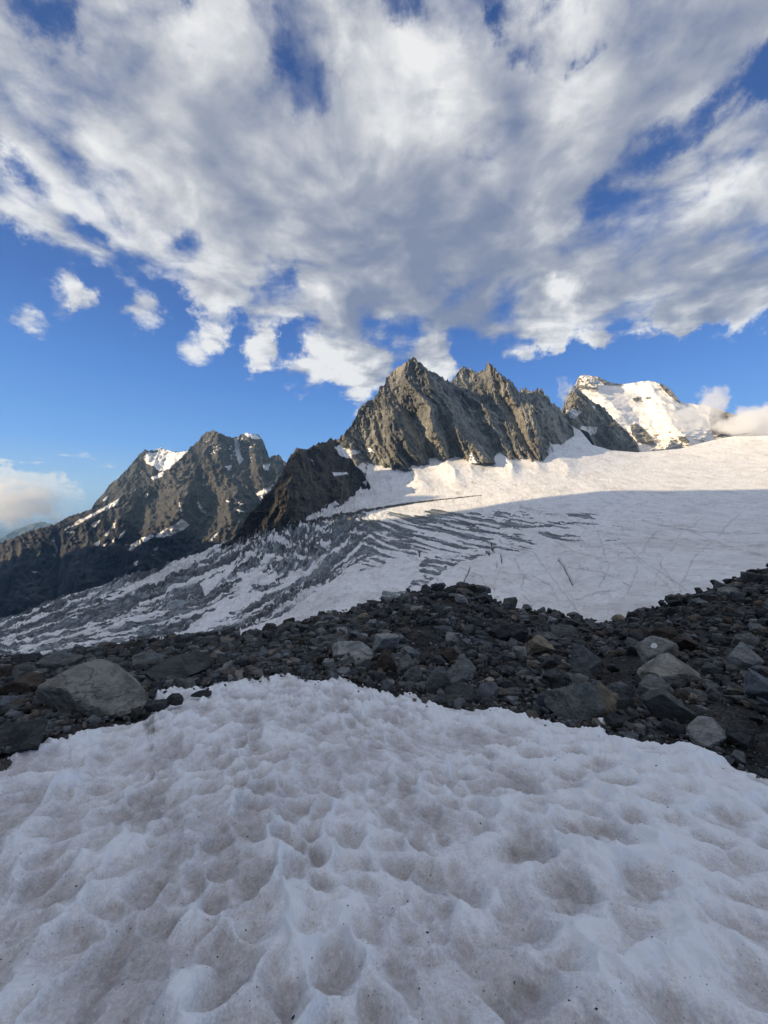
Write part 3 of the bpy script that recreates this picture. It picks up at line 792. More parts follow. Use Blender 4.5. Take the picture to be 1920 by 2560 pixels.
# crevasses drawn out by hand: long cracks
for ln, wd, dp in [([(1396,1398),(1410,1418),(1422,1440),(1432,1462)], 2.2, 7), ([(1396,1398),(1385,1418)], 1.6, 3), ([(1176,1418),(1166,1440),(1158,1456)], 1.8, 6), ([(1094,1445),(1090,1458)], 1.4, 3), ([(1252,1386),(1255,1410)], 1.8, 7), ([(1229,1360),(1231,1374),(1236,1382)], 2.0, 8),
                   ([(1222,1377),(1223,1388)], 2.4, 9), ([(1248,1348),(1254,1357)], 1.8, 5), ([(1048,1378),(1049,1392)], 2.2, 9), ([(1241,1405),(1242,1418)], 1.6, 4), ([(1640,1400),(1690,1470)], 1.6, 1.6), ([(1560,1380),(1640,1440),(1700,1500)], 1.5, 1.2), ([(1250,1424),(1238,1450),(1235,1480)], 2.2, 2.5),
                   ([(1530,1510),(1500,1420),(1480,1380)], 1.6, 1), ([(1300,1470),(1330,1500)], 1.6, 1.2)]:
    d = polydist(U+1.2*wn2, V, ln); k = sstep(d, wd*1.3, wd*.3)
    dz = dz-dp*k; deb_shade = np.maximum(deb_shade, k*min(1, dp/6)*.8)  # deeper cracks get a darker colour: their shade is painted in
# snow cones below the pyramid
cone = 0
for (a, b_, wd, hh) in [((1030,1168),(1050,1205),34,12), ((1096,1140),(1140,1190),38,24), ((1140,1136),(1180,1178),34,18), ((1185,1136),(1205,1160),26,10), ((1236,1112),(1275,1172),34,24), ((1310,1128),(1345,1165),26,12), ((1380,1140),(1420,1170),34,14)]:
    d = polydist(U+14*wn+6*wn2, V+10*wn, [a, b_]); cone = cone+hh*np.clip(1-d/wd, 0, 1)**1.5
dz = dz+cone
dz = dz*np.clip((V-vt)/6, 0, 1)**.5+rim*0
Z = Z+dz
deb_shade = np.clip(np.maximum(deb_shade, gap_shade), 0, 1)
# far side falls away behind the rim
tint = 1.2*sstep(np.abs(perlin(X/60+1.6*fbm(X/80, Y/120, 4, s=381), Y/190+.8*fbm(X/60, Y/90, 3, s=382), 383)), .08, 0)*sstep(fbm(X/200, Y/200, 2, s=384), -.3, .2)
TL = [[(1560,1360),(1600,1400),(1660,1440),(1750,1500)], [(1390,1285),(1470,1325),(1540,1340),(1660,1350),(1780,1352)], [(1480,1300),(1500,1360),(1520,1420),(1500,1470)], [(1640,1330),(1600,1390),(1590,1450),(1560,1500)], [(1700,1320),(1800,1360),(1920,1400)],
      [(1330,1440),(1380,1470),(1400,1520)], [(1290,1400),(1310,1440),(1300,1480),(1330,1520)], [(1420,1420),(1500,1430),(1580,1470)], [(1150,1420),(1200,1440),(1230,1490)], [(1350,1330),(1430,1380),(1520,1400)], [(1760,1300),(1700,1340),(1660,1400),(1640,1470)], [(1600,1300),(1720,1330),(1900,1335)],
      [(1440,1500),(1520,1480),(1620,1490)], [(1250,1360),(1330,1380),(1370,1430),(1450,1540)], [(1850,1290),(1780,1350),(1720,1420),(1700,1480)]]
tl = np.zeros(U.shape)
for ln in TL: tl = np.maximum(tl, sstep(polydist(U+14*wn+5*wn2, V+8*wn+3*wn2, ln), 3.2, .4))
tint = tint+1.1*tl*sstep(fbm(U/40, V/20, 3, s=391), -.5, .1)
dz_line = tl*1.0
tint = tint+.9*sstep(np.abs(perlin(X/22+1.2*fbm(X/40, Y/60, 4, s=385), Y/80, 386)), .06, 0)+.9*sstep(fbm(X/45+wn, Y/120, 6, .68, s=387), .02, .45)+.5*sstep(fbm(X/14, Y/40, 5, .7, s=388), 0, .4)
ks = 6
Xs = np.repeat(X[:1], ks, 0); dd = np.linspace(1, 0, ks, endpoint=False)[:, None]
Ys = Y[:1]+dd*500; Zs = Z[:1]-dd*np.where(u < 883, 420, 60)
Xs = Xs*(Ys/Y[:1])
X = np.concatenate([Xs, X]); Y = np.concatenate([Ys, Y]); Z = np.concatenate([Zs, Z])
grain = .5+1.6*fbm(U/170+.6*wn2, tq_*48+1.5*wn, 4, .62, s=395)*left_w+1.3*fbm(U/60+.5*wn, (V-gU)/4.+.8*wn2, 4, .62, s=396)*(1-left_w)
grain = np.concatenate([np.repeat(grain[:1], ks, 0), grain])
tint = np.concatenate([np.repeat(tint[:1], ks, 0), tint])
ice = np.concatenate([np.repeat(ice[:1], ks, 0), ice]); deb_shade = np.concatenate([np.repeat(deb_shade[:1], ks, 0), deb_shade])
structure(grid_mesh('glacier', X, Y, Z, M_glac, {'ice': ice, 'debris_shade': deb_shade, 'tint': tint, 'grain': grain}, flip=True))

# ------------------------------------------------------------------ near ground: snow field and moraine
VE = [(-600,2050),(-200,1925),(0,1873),(60,1840),(139,1821),(177,1810),(219,1797),(291,1787),(321,1785),(360,1772),(375,1740),(388,1711),(485,1702),(591,1681),(663,1672),(722,1666),(790,1687),(853,1678),(916,1695),(984,1714),(1026,1712),(1064,1740),(1149,1750),(1220,1753),(1304,1772),
      (1422,1802),(1494,1806),(1541,1831),(1642,1848),(1726,1869),(1811,1888),(1878,1920),(1920,1932),(2100,1990),(2600,2130)]
VR = [(-600,1720),(0,1642),(69,1646),(183,1628),(238,1619),(366,1602),(458,1588),(591,1590),(684,1574),(769,1553),(832,1530),(862,1527),(950,1508),(1022,1480),(1064,1474),(1149,1472),(1208,1480),(1233,1503),(1300,1518),(1347,1528),(1423,1540),(1507,1557),(1566,1540),(1663,1511),(1697,1489),(1769,1472),(1853,1438),(1920,1416),(2600,1200)]
ve = pl(VE); vr_ = pl(VR)
_ug = np.linspace(-600, 2600, 641)


def smooth_curve(f, px):
    n = int(px/5)*4+1; k_ = np.exp(-np.linspace(-2, 2, n)**2); k_ /= k_.sum()
    g = np.convolve(np.pad(f(_ug), n//2, mode='edge'), k_, 'valid')
    return lambda x: np.interp(x, _ug, g)


ve_s = smooth_curve(ve, 90)
ye = pl([(-600,2.6),(0,3.3),(200,4.1),(380,5.6),(720,8.0),(985,7.0),(1300,5.8),(1540,4.8),(1920,3.7),(2600,2.8)])
yr = pl([(-600,11),(0,15),(600,21),(1130,22),(1400,26),(1507,29),(1650,27),(1920,23),(2600,17)])
ym = pl([(-600,5),(0,7),(600,12),(1130,12),(1507,12.5),(1920,10),(2600,8)])
ye = smooth_curve(ye, 160); ym = smooth_curve(ym, 160); yr = smooth_curve(yr, 100)
ucol = np.linspace(-600, 2600, 641)
wrow = np.linspace(0.018, 3.0, 3000)         # 1/y
S = np.zeros((len(wrow), len(ucol)))
for j, uc in enumerate(ucol):
    Vs = lambda vv: (1280-vv)/FPX
    we, wm, wr = 1/ye(uc), 1/ym(uc), 1/yr(uc)
    s_e = Vs(ve_s(uc)); s_r = Vs(vr_(uc)); s_f = Vs(2560+abs(uc-960)*.02)
    w_f = .80
    # middle knot: slightly convex slope
    f = (we-wm)/(we-wr); s_m = s_e+(s_r-s_e)*(f**.9)
    slope_end = (s_f-s_e)/(w_f-we)
    xs = [wr*.45, wr*.8, wr, wm, we, w_f, 3.0]
    ysv = [s_r-.62, s_r-.16, s_r, s_m, s_e, s_f, s_f+slope_end*(3.0-w_f)]
    S[:, j] = np.interp(wrow, xs, ysv)
for _ in range(3):   # soften the creases
    S[:, 1:-1] = (S[:, :-2]+2*S[:, 1:-1]+S[:, 2:])/4


def s_at(u, wv):
    fu = np.clip((np.asarray(u)-ucol[0])/(ucol[1]-ucol[0]), 0, len(ucol)-1.001); fw = np.clip((np.asarray(wv)-wrow[0])/(wrow[1]-wrow[0]), 0, len(wrow)-1.001)
    i = fw.astype(int); j = fu.astype(int); a = fw-i; b = fu-j
    return (S[i, j]*(1-a)*(1-b)+S[i+1, j]*a*(1-b)+S[i, j+1]*(1-a)*b+S[i+1, j+1]*a*b)


def ground_z(x, y):
    return s_at(960+FPX*x/y, 1/y)*y


def depth_at(u, v):
    """distance of the ground seen at a picture position (u, v)"""
    j = int(round((u-ucol[0])/(ucol[1]-ucol[0])))
    s = (1280-v)/FPX
    col = S[:, j]; wr = 1/yr(u)
    k = wrow >= wr
    return 1/np.interp(-s, -col[k], wrow[k])


# moraine: gravel ground with lumps
um = np.linspace(-590, 2590, 900)
wm_ = np.concatenate([np.linspace(.020, .040, 30), np.linspace(.0405, .34, 330)])
UM, WM = np.meshgrid(um, wm_)
YM = 1/WM; XM = (UM-960)/FPX*YM
ZM = s_at(UM, WM)*YM
ZM = ZM+np.clip(YM/10, .25, 1.5)*(.10*fbm(XM/2.2, YM/2.2, 5, .55, s=401)+.05*ridged(XM/.7, YM/.7, 3, .6, s=402))-.05-.015*np.clip(YM/10, 0, 2)
inside = ((1280-s_at(UM, WM)*FPX)-ve(UM))/FPX*YM
ZM = ZM-.55*sstep(inside, .05, .45)
structure(grid_mesh('moraine_ground', XM, YM, ZM, M_gravel, None, flip=False))

# snow field
us = np.concatenate([np.linspace(-560, -12, 60), np.linspace(-10, 1930, 760), np.linspace(1940, 2500, 60)])
wa = np.concatenate([np.linspace(0, 1, 320)])
NRs = 400
v_lo = ve(us)-26
tq = np.linspace(0, 1, NRs)[:, None]
# rows run from just past the snow's edge to below the frame
w_top = np.array([np.interp(-(1280-(v))/FPX, -S[:, int(round((uu-ucol[0])/5))][wrow >= 1/yr(uu)], wrow[wrow >= 1/yr(uu)]) for uu, v in zip(us, v_lo)])
w_bot = 1.15
WS = w_top+(w_bot-w_top)*tq**1.0
US = np.broadcast_to(us, WS.shape).copy()
YS = 1/WS; XS = (US-960)/FPX*YS
ZS = s_at(US, WS)*YS
wx = .13*fbm(XS/.5, YS/.5, 4, s=411); wy = .13*fbm(XS/.5, YS/.5, 4, s=412)
qx = XS+wx; qy = YS+wy
sizef = 1.0
ang = .35
rx = qx*math.cos(ang)+qy*math.sin(ang); ry = -qx*math.sin(ang)+qy*math.cos(ang)
rx = rx+.035*fbm(XS/.14, YS/.14, 2, s=415); ry = ry+.035*fbm(XS/.14, YS/.14, 2, s=416)
rip = ridged(rx/.42+.3*ry, ry/1.1, 4, .5, s=418)-.5
f1, f2, ci = worley(rx/.185, ry/.25, 421)
g1, g2, ci2 = worley(rx/.085+3.3, ry/.11, 423)
right = sstep(XS/YS+.25*fbm(XS/1.5, YS/1.5, 3, s=431), .15, .6)
def cupf(a_, b_, k=.55): return .55*a_**1.4+.45*(1-sstep(b_-a_, 0, k))*(.5+a_)
mod = .35+1.05*sstep(fbm(XS/.8, YS/.8, 3, s=424), -.45, .45)
cup = .068*cupf(f1, f2)*mod*(1+.15*sstep(YS, 2, 5))
cup2 = .020*cupf(g1, g2)*(.5+.8*sstep(fbm(XS/.4, YS/.4, 2, s=426), -.3, .4))
big = .12*fbm(XS/1.5, YS/1.5, 4, .5, s=433)
h1, h2, ci3 = worley(rx/.44+1.1, ry/.32, 427)
bill = .12*cupf(h1, h2, .7)
H = (1-right*.6)*cup+.075*rip*(1-.3*right)+cup2*(1-.5*sstep(YS, 3, 6))+right*bill+big+.016*fbm(XS/.10, YS/.10, 4, .62, s=437)
H = H-.055
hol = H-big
edge_px = (1280-s_at(US, WS)*FPX)-ve(us)        # px inside the snow edge (positive)
VV_ = 1280-s_at(US, WS)*FPX
edge_d = np.sign(edge_px)*np.minimum(np.abs(edge_px), polydist(US, VV_, VE))/FPX*YS
lip = sstep(edge_d, .10, -.10)
ZS = ZS+H*1.0-.01-.40*lip
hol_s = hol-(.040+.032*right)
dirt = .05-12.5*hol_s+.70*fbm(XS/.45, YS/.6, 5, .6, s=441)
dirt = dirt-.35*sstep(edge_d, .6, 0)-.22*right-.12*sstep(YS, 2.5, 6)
dirt = dirt+.5*sstep(polydist(US, (1280-s_at(US, WS)*FPX), [(860,1765),(850,1720),(880,1790)]), 28, 5)
structure(grid_mesh('snow_field', XS, YS, ZS, M_snow, {'dirt': dirt}, flip=False))


# ------------------------------------------------------------------ mountain outside the frame, west: its shade lies over the camera and the ice
h_of = pl([(-5000,900),(-3500,1300),(-2000,1750),(-900,1500),(0,1700),(600,1650),(900,1520),(976,1472),(1060,1430),(1127,1380),(1200,1345),(1232,1317),(1262,1200),(1280,1120),(1294,960),(1306,860),(1316,770),(1330,700),(1375,790),(1400,880),(1445,950),(1460,990),(1474,1060),(1498,1100),
           (1530,1085),(1569,1060),(1620,1050),(1694,1020),(1740,930),(1790,820),(1900,760),(2400,800),(3000,860),(3400,930),(3700,915),(4000,890),(4250,800),(4500,560),(5000,300),(5600,-200)])
q_of = pl([(-5000,2600),(2000,2600),(3200,4200),(5600,4200)])
TE = math.tan(SUN_EL)
pc = np.concatenate([np.linspace(-5000, 800, 60), np.linspace(820, 1850, 330), np.linspace(1870, 5600, 120)])
cc = np.concatenate([-np.linspace(1, 0, 26)**1.3, np.linspace(0, 1, 26)[1:]**1.3])
PC, CC = np.meshgrid(pc, cc)
qc = q_of(PC); hc = h_of(PC)
mt = 2300
hz = hc-(hc+1650)*np.abs(CC)**.9
hz = hz+(np.abs(CC) > 0)*np.clip(np.abs(CC)*6, 0, 1)*90*(ridged(PC/300, CC*3, 4, s=501)-.5)-14*ridged(PC/22, CC*30, 3, s=503)*(np.abs(CC) < .3)
QX = qc+CC*np.interp(PC, [0, 3000, 3600], [1900, 1900, 1500])
NH = np.array([SH[1], -SH[0]])
WX = SH[0]*QX+NH[0]*PC; WY = SH[1]*QX+NH[1]*PC
structure(grid_mesh('mountain_west', WX, WY, hz, M_mound, {'snow': sstep(fbm(PC/200, CC*4, 4, s=505), .2, .3)*.8}))

# ------------------------------------------------------------------ stones
import bmesh


def ico(level):
    bm = bmesh.new(); bmesh.ops.create_icosphere(bm, subdivisions=level, radius=1.0)
    bm.verts.ensure_lookup_table()
    v = np.array([p.co[:] for p in bm.verts]); f = np.array([[q.index for q in p.verts] for p in bm.faces], np.int32)
    bm.free(); return v/np.linalg.norm(v, axis=1)[:, None], f


ICO = {k: ico(k) for k in (1, 2, 3, 4, 5)}
ICO_F12 = ICO[1][1]


def rot_xyz(a, b, c):
    ca, sa, cb, sb, cg, sg = math.cos(a), math.sin(a), math.cos(b), math.sin(b), math.cos(c), math.sin(c)
    return np.array([[cg, -sg, 0], [sg, cg, 0], [0, 0, 1]])@np.array([[cb, 0, sb], [0, 1, 0], [-sb, 0, cb]])@np.array([[1, 0, 0], [0, ca, -sa], [0, sa, ca]])


def rock_shape(seed, level=3, planes=9, p=26, elong=(1, .8, .7), rough=.03, tilt=None):
    rs = np.random.RandomState(seed); p = p*2.6
    d, f = ICO[level]
    n = rs.normal(size=(planes, 3)); n /= np.linalg.norm(n, axis=1)[:, None]
    h = rs.uniform(.52, .95, planes)
    base = np.array([[1,0,0],[-1,0,0],[0,1,0],[0,-1,0],[0,0,1],[0,0,-1]], float)+rs.normal(size=(6, 3))*.18
    base /= np.linalg.norm(base, axis=1)[:, None]
    n = np.concatenate([n, base]); h = np.concatenate([h, rs.uniform(.75, .95, 6)])
    q = np.maximum(d@n.T, 0)/h
    r = (q**p).sum(1)**(-1/p)
    v = d*r[:, None]
    if level >= 3:
        k = 2.2+rs.rand()
        nz = fbm(v[:, 0]*k+v[:, 2]*1.7+seed, v[:, 1]*k-v[:, 2]*1.3, 5, .6, s=seed % 97)
        n2 = ridged(v[:, 0]*k*2+v[:, 2]*2.7, v[:, 1]*k*2+v[:, 2]*2.1+seed, 3, .6, s=seed % 89)-.5
        v = v*(1+rough*1.6*nz+rough*.9*n2)[:, None]
    else:
        v = v*(1+rs.uniform(-.05, .05, len(v)))[:, None]
    v = v*np.array(elong)
    t = tilt if tilt is not None else (rs.uniform(-.5, .5), rs.uniform(-.5, .5), rs.uniform(0, 6.28))
    v = v@rot_xyz(*t).T
    lo = v.min(0); hi = v.max(0)
    return (v-(lo+hi)/2)/(hi-lo), f


def add_rock(name, u0, u1, v0, v1, mat, label, seed, dr=.85, level=4, p=26, rough=.035, tilt=None, elong=(1, .8, .7), cat='rock', sink=.0, group=None, yoff=.32, planes=9):
    uc = (u0+u1)/2; wpx = u1-u0; hpx = v1-v0
    yg = depth_at(min(max(uc, -590), 2590), v1-.12*hpx)
    W = wpx/FPX*yg
    yc = yg+yoff*W*dr
    W = wpx/FPX*yc*.97; H = hpx/FPX*yc*1.03; Dp = W*dr
    v, f = rock_shape(seed, level, planes, p, elong, rough, tilt)
    v = v*np.array([1, dr, H/W])
    me = raw_mesh(name, v, None, f, True); me.materials.append(mat)
    me.set_sharp_from_angle(angle=math.radians(28))
    o = bpy.data.objects.new(name, me); link(o)
    o.location = ((uc-960)/FPX*yc, yc, (1280-(v0+v1)/2)/FPX*yc-sink*H); o.scale = (W, W, W)
    o['label'] = label; o['category'] = cat
    if group: o['group'] = group
    return o


G, DK, PA, BR, TA, BL = M_st_grey, M_st_dark, M_st_pale, M_st_brown, M_st_tan, M_st_blue
T0 = (0., 0., 0.)
HERO = [
 # u0,u1,v0,v1, material, label, seed, options
 (112,388,1652,1790,M_st_boulder,'biggest boulder of all, pale grey and rounded, on the left at the snow edge',1001,dict(level=5,rough=.06,dr=.75,p=7,tilt=(.1,.12,.4),elong=(1,.8,.85),yoff=.06,planes=20,cat='boulder')),
 (-14,124,1818,1880,DK,'dark flat slab sunk in the snow edge in the lower left corner of the rubble',1002,dict(level=5,dr=.8,tilt=(.1,.12,.2),elong=(1,.8,.5))),
 (364,424,1750,1776,DK,'low dark stone in the snow just right of the biggest boulder',1003,dict(elong=(1,.7,.45),tilt=(0,.1,.3))),
 (416,457,1733,1764,DK,'dark pointed stone leaning out of the snow right of the biggest boulder',1004,dict(tilt=(.2,.5,.5),p=34)),
 (482,526,1728,1741,DK,'thin dark stone lying alone on the snow beyond the pointed one',1005,dict(elong=(1,.5,.3),tilt=(0,.05,.1))),
 (212,243,1810,1818,DK,'tiny dark flat stone on the snow below the biggest boulder',1006,dict(elong=(1,.6,.3),tilt=(0,.02,.1),level=3)),
 (-22,27,1666,1706,BR,'reddish brown block at the left edge beyond the big boulder',1007,{}),
 (36,101,1657,1692,G,'wedge shaped grey rock with a dark hollow, upper left rubble',1008,dict(tilt=(.1,.1,.2))),
 (5,99,1690,1747,BR,'broad brownish block with a vertical crack, left of the big boulder',1009,dict(tilt=(.05,-.05,.3),elong=(1,.8,.7))),
 (-8,41,1746,1777,BL,'blue grey slab at the left edge above the sunken dark slab',1010,dict(tilt=(0,.1,.2))),
 (108,194,1641,1686,G,'flat topped grey rock directly behind the biggest boulder',1011,dict(tilt=(.1,.1,.1),elong=(1,.8,.5))),
 (218,255,1617,1646,G,'upright pointed rock on the skyline above the big boulder',1012,dict(p=34,tilt=(.3,.2,.6))),
 (372,514,1650,1704,DK,'long dark block lying between the big boulder and the snow',1013,dict(level=5,elong=(1,.7,.42),tilt=(.1,-.06,.2),p=30)),
 (333,411,1630,1678,G,'layered grey rock behind the long dark block',1014,dict(tilt=(.3,.15,.3))),
 (212,250,1767,1799,G,'small grey rock under the front of the biggest boulder, left one of the two',1015,{}),
 (250,290,1768,1796,G,'small grey rock under the front of the biggest boulder, right one of the two',1016,{}),
 (171,209,1782,1804,DK,'small squat rock at the snow edge below the big boulder hollow',1017,{}),
 (388,430,1692,1706,BR,'small brown stone at the snow edge in front of the long dark block',1018,dict(elong=(1,.7,.5))),
 (822,939,1614,1658,PA,'pale slab with an undercut dark base, above the snow crest',1020,dict(level=5,elong=(1,.7,.5),tilt=(.25,.05,.1),p=32)),
 (928,1002,1586,1643,PA,'pale upright triangular slab behind the undercut slab',1021,dict(level=5,tilt=(.5,.3,.15),elong=(1,.45,.8),p=32)),
 (985,1021,1585,1618,PA,'pale blade leaning on the upright triangular slab',1022,dict(tilt=(.4,-.6,.2),elong=(.6,.4,1),p=32)),
 (934,990,1630,1684,BR,'brownish pyramid shaped rock in front of the triangular slab',1023,dict(p=32)),
 (985,1044,1642,1694,G,'grey tent shaped rock right of the brownish pyramid rock',1024,dict(p=34)),
 (1008,1056,1672,1714,G,'mottled grey block at the snow edge below the tent shaped rock',1025,{}),
 (900,942,1655,1682,DK,'dark stone wedged beneath the undercut pale slab',1027,{}),
 (917,962,1680,1706,DK,'low dark stone touching the snow below the pyramid shaped rock',1028,{}),
 (928,949,1638,1658,BR,'small rusty stone at the right end of the undercut slab',1029,dict(level=3)),
 (805,836,1648,1676,PA,'small pale wedge left of the undercut slab',1030,dict(level=3)),
 (1060,1132,1665,1743,G,'tall mottled grey block standing at the snow edge',1031,dict(level=5,tilt=(.1,.2,.4),elong=(.8,.7,1),p=30)),
 (1108,1192,1654,1714,G,'slanting grey slab rising to the right behind the tall block',1032,dict(level=5,tilt=(.3,-.5,.1),elong=(1,.5,.45),p=34)),
 (1104,1190,1722,1757,DK,'flat dark slab on the snow edge right of the tall block',1033,dict(elong=(1,.7,.4),tilt=(.1,-.1,.1))),
 (1186,1248,1710,1760,BL,'rough blue grey cube at the snow edge right of the flat dark slab',1034,dict(tilt=(.05,.05,.2),elong=(1,.9,.85))),
 (1109,1161,1584,1609,PA,'pale lens shaped slab on the gravel of the mound',1035,dict(elong=(1,.7,.4),tilt=(.2,.15,.1))),
 (1082,1134,1567,1586,BL,'long bluish stone uphill of the pale lens shaped slab',1036,dict(elong=(1,.6,.35),tilt=(.1,0,.1))),
 (990,1034,1618,1638,PA,'narrow pale splinter pointing right on open gravel',1037,dict(elong=(1,.4,.3),tilt=(.2,-.3,.1),p=34)),
 (1100,1142,1624,1656,BR,'brown rotten rock in the middle of the mound slope',1038,{}),
 (1222,1275,1562,1614,DK,'left half of the split dark outcrop below the cairn wall',1039,dict(level=5,p=34,elong=(.9,.8,.9))),
 (1262,1320,1560,1612,DK,'right half of the split dark outcrop below the cairn wall',1040,dict(level=5,p=34,elong=(1,.8,.8))),
 (1301,1384,1592,1638,TA,'tan rock with a white face patch, the only tan one on the mound',1041,dict(level=5,p=20,tilt=(.2,.25,.2),elong=(1,.8,.55))),
 (1326,1396,1579,1612,G,'flat grey slab resting behind the tan rock',1042,dict(elong=(1,.7,.45),tilt=(.2,.15,.1))),
 (1282,1318,1618,1648,PA,'rounded pale grey stone left below the tan rock',1043,dict(p=12)),
 (1414,1506,1618,1699,BL,'large lilac grey block overhanging a dark gap beside the gravel path',1044,dict(level=5,tilt=(.1,.35,.25),p=24,elong=(1,.8,.8))),
 (1370,1452,1562,1590,G,'long low grey slab with an arched top below the skyline dip',1045,dict(elong=(1,.6,.35),tilt=(.2,0,.1))),
 (1364,1543,1698,1802,M_st_half,'large grey boulder whose right side is stained tan, at the snow edge',1046,dict(level=5,dr=.7,p=20,rough=.05,tilt=(.25,.28,.15),elong=(1,.7,.6),yoff=.14,cat='boulder')),
 (1350,1416,1674,1722,DK,'dark slab behind the tan stained boulder',1047,dict(p=32)),
 (1350,1416,1642,1678,DK,'dark rounded rock left of the lilac grey block',1048,dict(p=18)),
 (1411,1478,1684,1718,G,'thin slab sloping down right under the lilac grey block',1049,dict(elong=(1,.6,.3),tilt=(.1,.35,.1))),
 (1238,1287,1697,1727,DK,'dark pentagonal rock in small rubble above the snow edge',1050,{}),
 (1247,1304,1725,1742,G,'thin bar shaped stone just above the snow edge',1051,dict(elong=(1,.6,.3),tilt=(.05,0,.05))),
 (1319,1349,1650,1674,TA,'small tan stone below the white patched tan rock',1052,dict(level=3)),
 (1340,1366,1730,1784,BL,'narrow dark stone standing upright left of the tan stained boulder',1053,dict(elong=(.5,.6,1),tilt=(.1,-.1,.2))),
 (1508,1576,1786,1824,DK,'dark rock in the gravel by the white snow lump',1054,dict(p=20,tilt=(.2,.3,.1))),
 (1539,1587,1743,1783,DK,'dark rounded rock right of the tan stained boulder, lower one',1055,dict(p=16)),
 (1528,1584,1708,1746,BL,'blue grey banded rock right of the tan stained boulder, upper one',1056,{}),
 (1590,1684,1594,1664,PA,'squarish rock bearing a painted white dot',1057,dict(level=5,tilt=(.15,.2,.35),elong=(1,.9,.8),p=26)),
 (1640,1704,1570,1605,BR,'brown rounded slab perched above the rock with the white dot',1058,dict(elong=(1,.7,.5),tilt=(.2,0,.1))),
 (1680,1758,1584,1632,BR,'dark brown tilted slab right of the rock with the white dot',1059,dict(level=5,elong=(1,.7,.45),tilt=(.2,.45,.1),p=34)),
 (1601,1759,1642,1720,M_st_boulder,'large domed boulder, pale grey with a brownish flank, beside the path',1060,dict(level=5,dr=.75,p=14,rough=.05,tilt=(.1,-.1,.2),elong=(1,.8,.6),yoff=.14,cat='boulder')),
 (1588,1678,1698,1757,PA,'pale wedge leaning against the domed boulder',1061,dict(level=5,tilt=(.3,-.35,.2),elong=(1,.7,.5),p=30)),
 (1614,1712,1725,1815,G,'diamond shaped grey slab in front of the domed boulder',1062,dict(level=5,tilt=(.5,.55,.1),elong=(.9,.55,.9),p=32)),
 (1822,1909,1615,1682,PA,'large pale block with a shaded right face near the right edge',1063,dict(level=5,tilt=(.2,.15,.35),p=22,elong=(1,.8,.8))),
 (1832,1894,1583,1622,G,'grey cracked block directly behind the large pale block',1064,{}),
 (1864,1970,1680,1774,BL,'big blue grey block cut by the right edge of the view',1065,dict(level=5,tilt=(.2,.3,.3),p=28)),
 (1720,1828,1811,1865,PA,'almond shaped pale slab lying alone on dark gravel, lower right',1066,dict(level=5,tilt=(.25,.05,.05),elong=(1,.7,.42),p=18)),
 (1822,1888,1820,1870,DK,'dark three sided rock right of the almond shaped slab',1067,dict(p=26)),
 (1654,1710,1802,1842,DK,'dark humped rock left of the almond shaped slab',1068,{}),
 (1565,1608,1595,1645,BL,'blue grey rock half hidden left of the rock with the white dot',1069,{}),
 (1755,1797,1698,1734,PA,'pale angular stone touching the right foot of the domed boulder',1070,{}),
 (1728,1776,1727,1750,G,'flat oval stone below right of the domed boulder',1071,dict(elong=(1,.7,.45),tilt=(.1,0,.1))),
 (1742,1774,1767,1787,PA,'small pale brick shaped stone alone on gravel above the almond slab',1072,dict(elong=(1,.7,.55),tilt=(0,0,.1),level=3)),
 (1750,1796,1660,1694,G,'grey slab leaning behind the domed boulder on its right',1073,{}),
 (1824,1870,1708,1738,PA,'pale stone with an edge of pebbles left of the big blue grey block',1074,{}),
 (1868,1909,1784,1810,DK,'dark pointed rock near the right edge above the three sided one',1075,{}),
 (1680,1727,1728,1753,BR,'brown rock between the diamond slab and the flat oval stone',1076,{}),
 (1830,1872,1740,1762,G,'long thin grey stone under the big blue grey block',1077,dict(elong=(1,.6,.4),tilt=(0,.1,0))),
 (1138,1173,1456,1472,DK,'topmost dark block of the stone wall on the mound summit',1080,dict(elong=(1,.8,.5),tilt=(.1,.05,.1))),
 (1174,1214,1463,1486,DK,'large dark block at the right end of the summit stone wall',1081,dict(elong=(1,.8,.6),tilt=(.1,.05,.1))),
 (1076,1112,1458,1480,DK,'dark block at the left end of the summit stone wall',1082,dict(elong=(1,.8,.6),tilt=(.1,.05,.1))),
 (1052,1078,1460,1484,DK,'small dark block left of the summit stone wall',1083,{}),
 (1108,1148,1466,1488,DK,'dark block in the middle of the summit stone wall',1084,{}),
 (1150,1182,1472,1490,DK,'second course block in the summit stone wall, under the topmost',1085,{}),
 (1138,1172,1486,1513,PA,'pale upright block in front of the summit stone wall',1086,dict(tilt=(.2,.1,.1))),
 (1118,1150,1484,1500,G,'flat grey stone at the foot of the summit stone wall',1087,{}),
 (1088,1120,1480,1500,DK,'dark foot stone below the left end of the summit stone wall',1088,{}),
 (1186,1226,1482,1506,DK,'dark block stepping down right of the summit stone wall',1089,{}),
 (1260,1296,1492,1524,G,'rounded grey block on the skyline right of the summit wall',1090,{}),
 (1303,1332,1510,1530,G,'square grey block on the skyline, further down from the summit wall',1091,{}),
 (1338,1366,1518,1538,G,'low hump of rock on the skyline halfway to the dip',1092,{}),
 (1420,1452,1530,1548,G,'grey block on the skyline near the dip above the basin',1093,{}),
]
boxes = []
for (u0, u1, v0, v1, mt_, lab, sd, opt) in HERO:
    nm = 'boulder' if opt.get('cat') == 'boulder' else 'rock'
    o_ = add_rock(nm, u0, u1, v0, v1, mt_, lab, sd, **opt)
    boxes.append((u0, u1, v0, v1))
    if sd == 1057: dot_rock = o_
# the painted white dot on its rock: a thin disc that follows the stone's face
dg = bpy.context.evaluated_depsgraph_get()
mdot, tdot, bdot, cdot = new_mat('white_paint')
bdot.inputs['Base Color'].default_value = C4(.72, .75, .76)


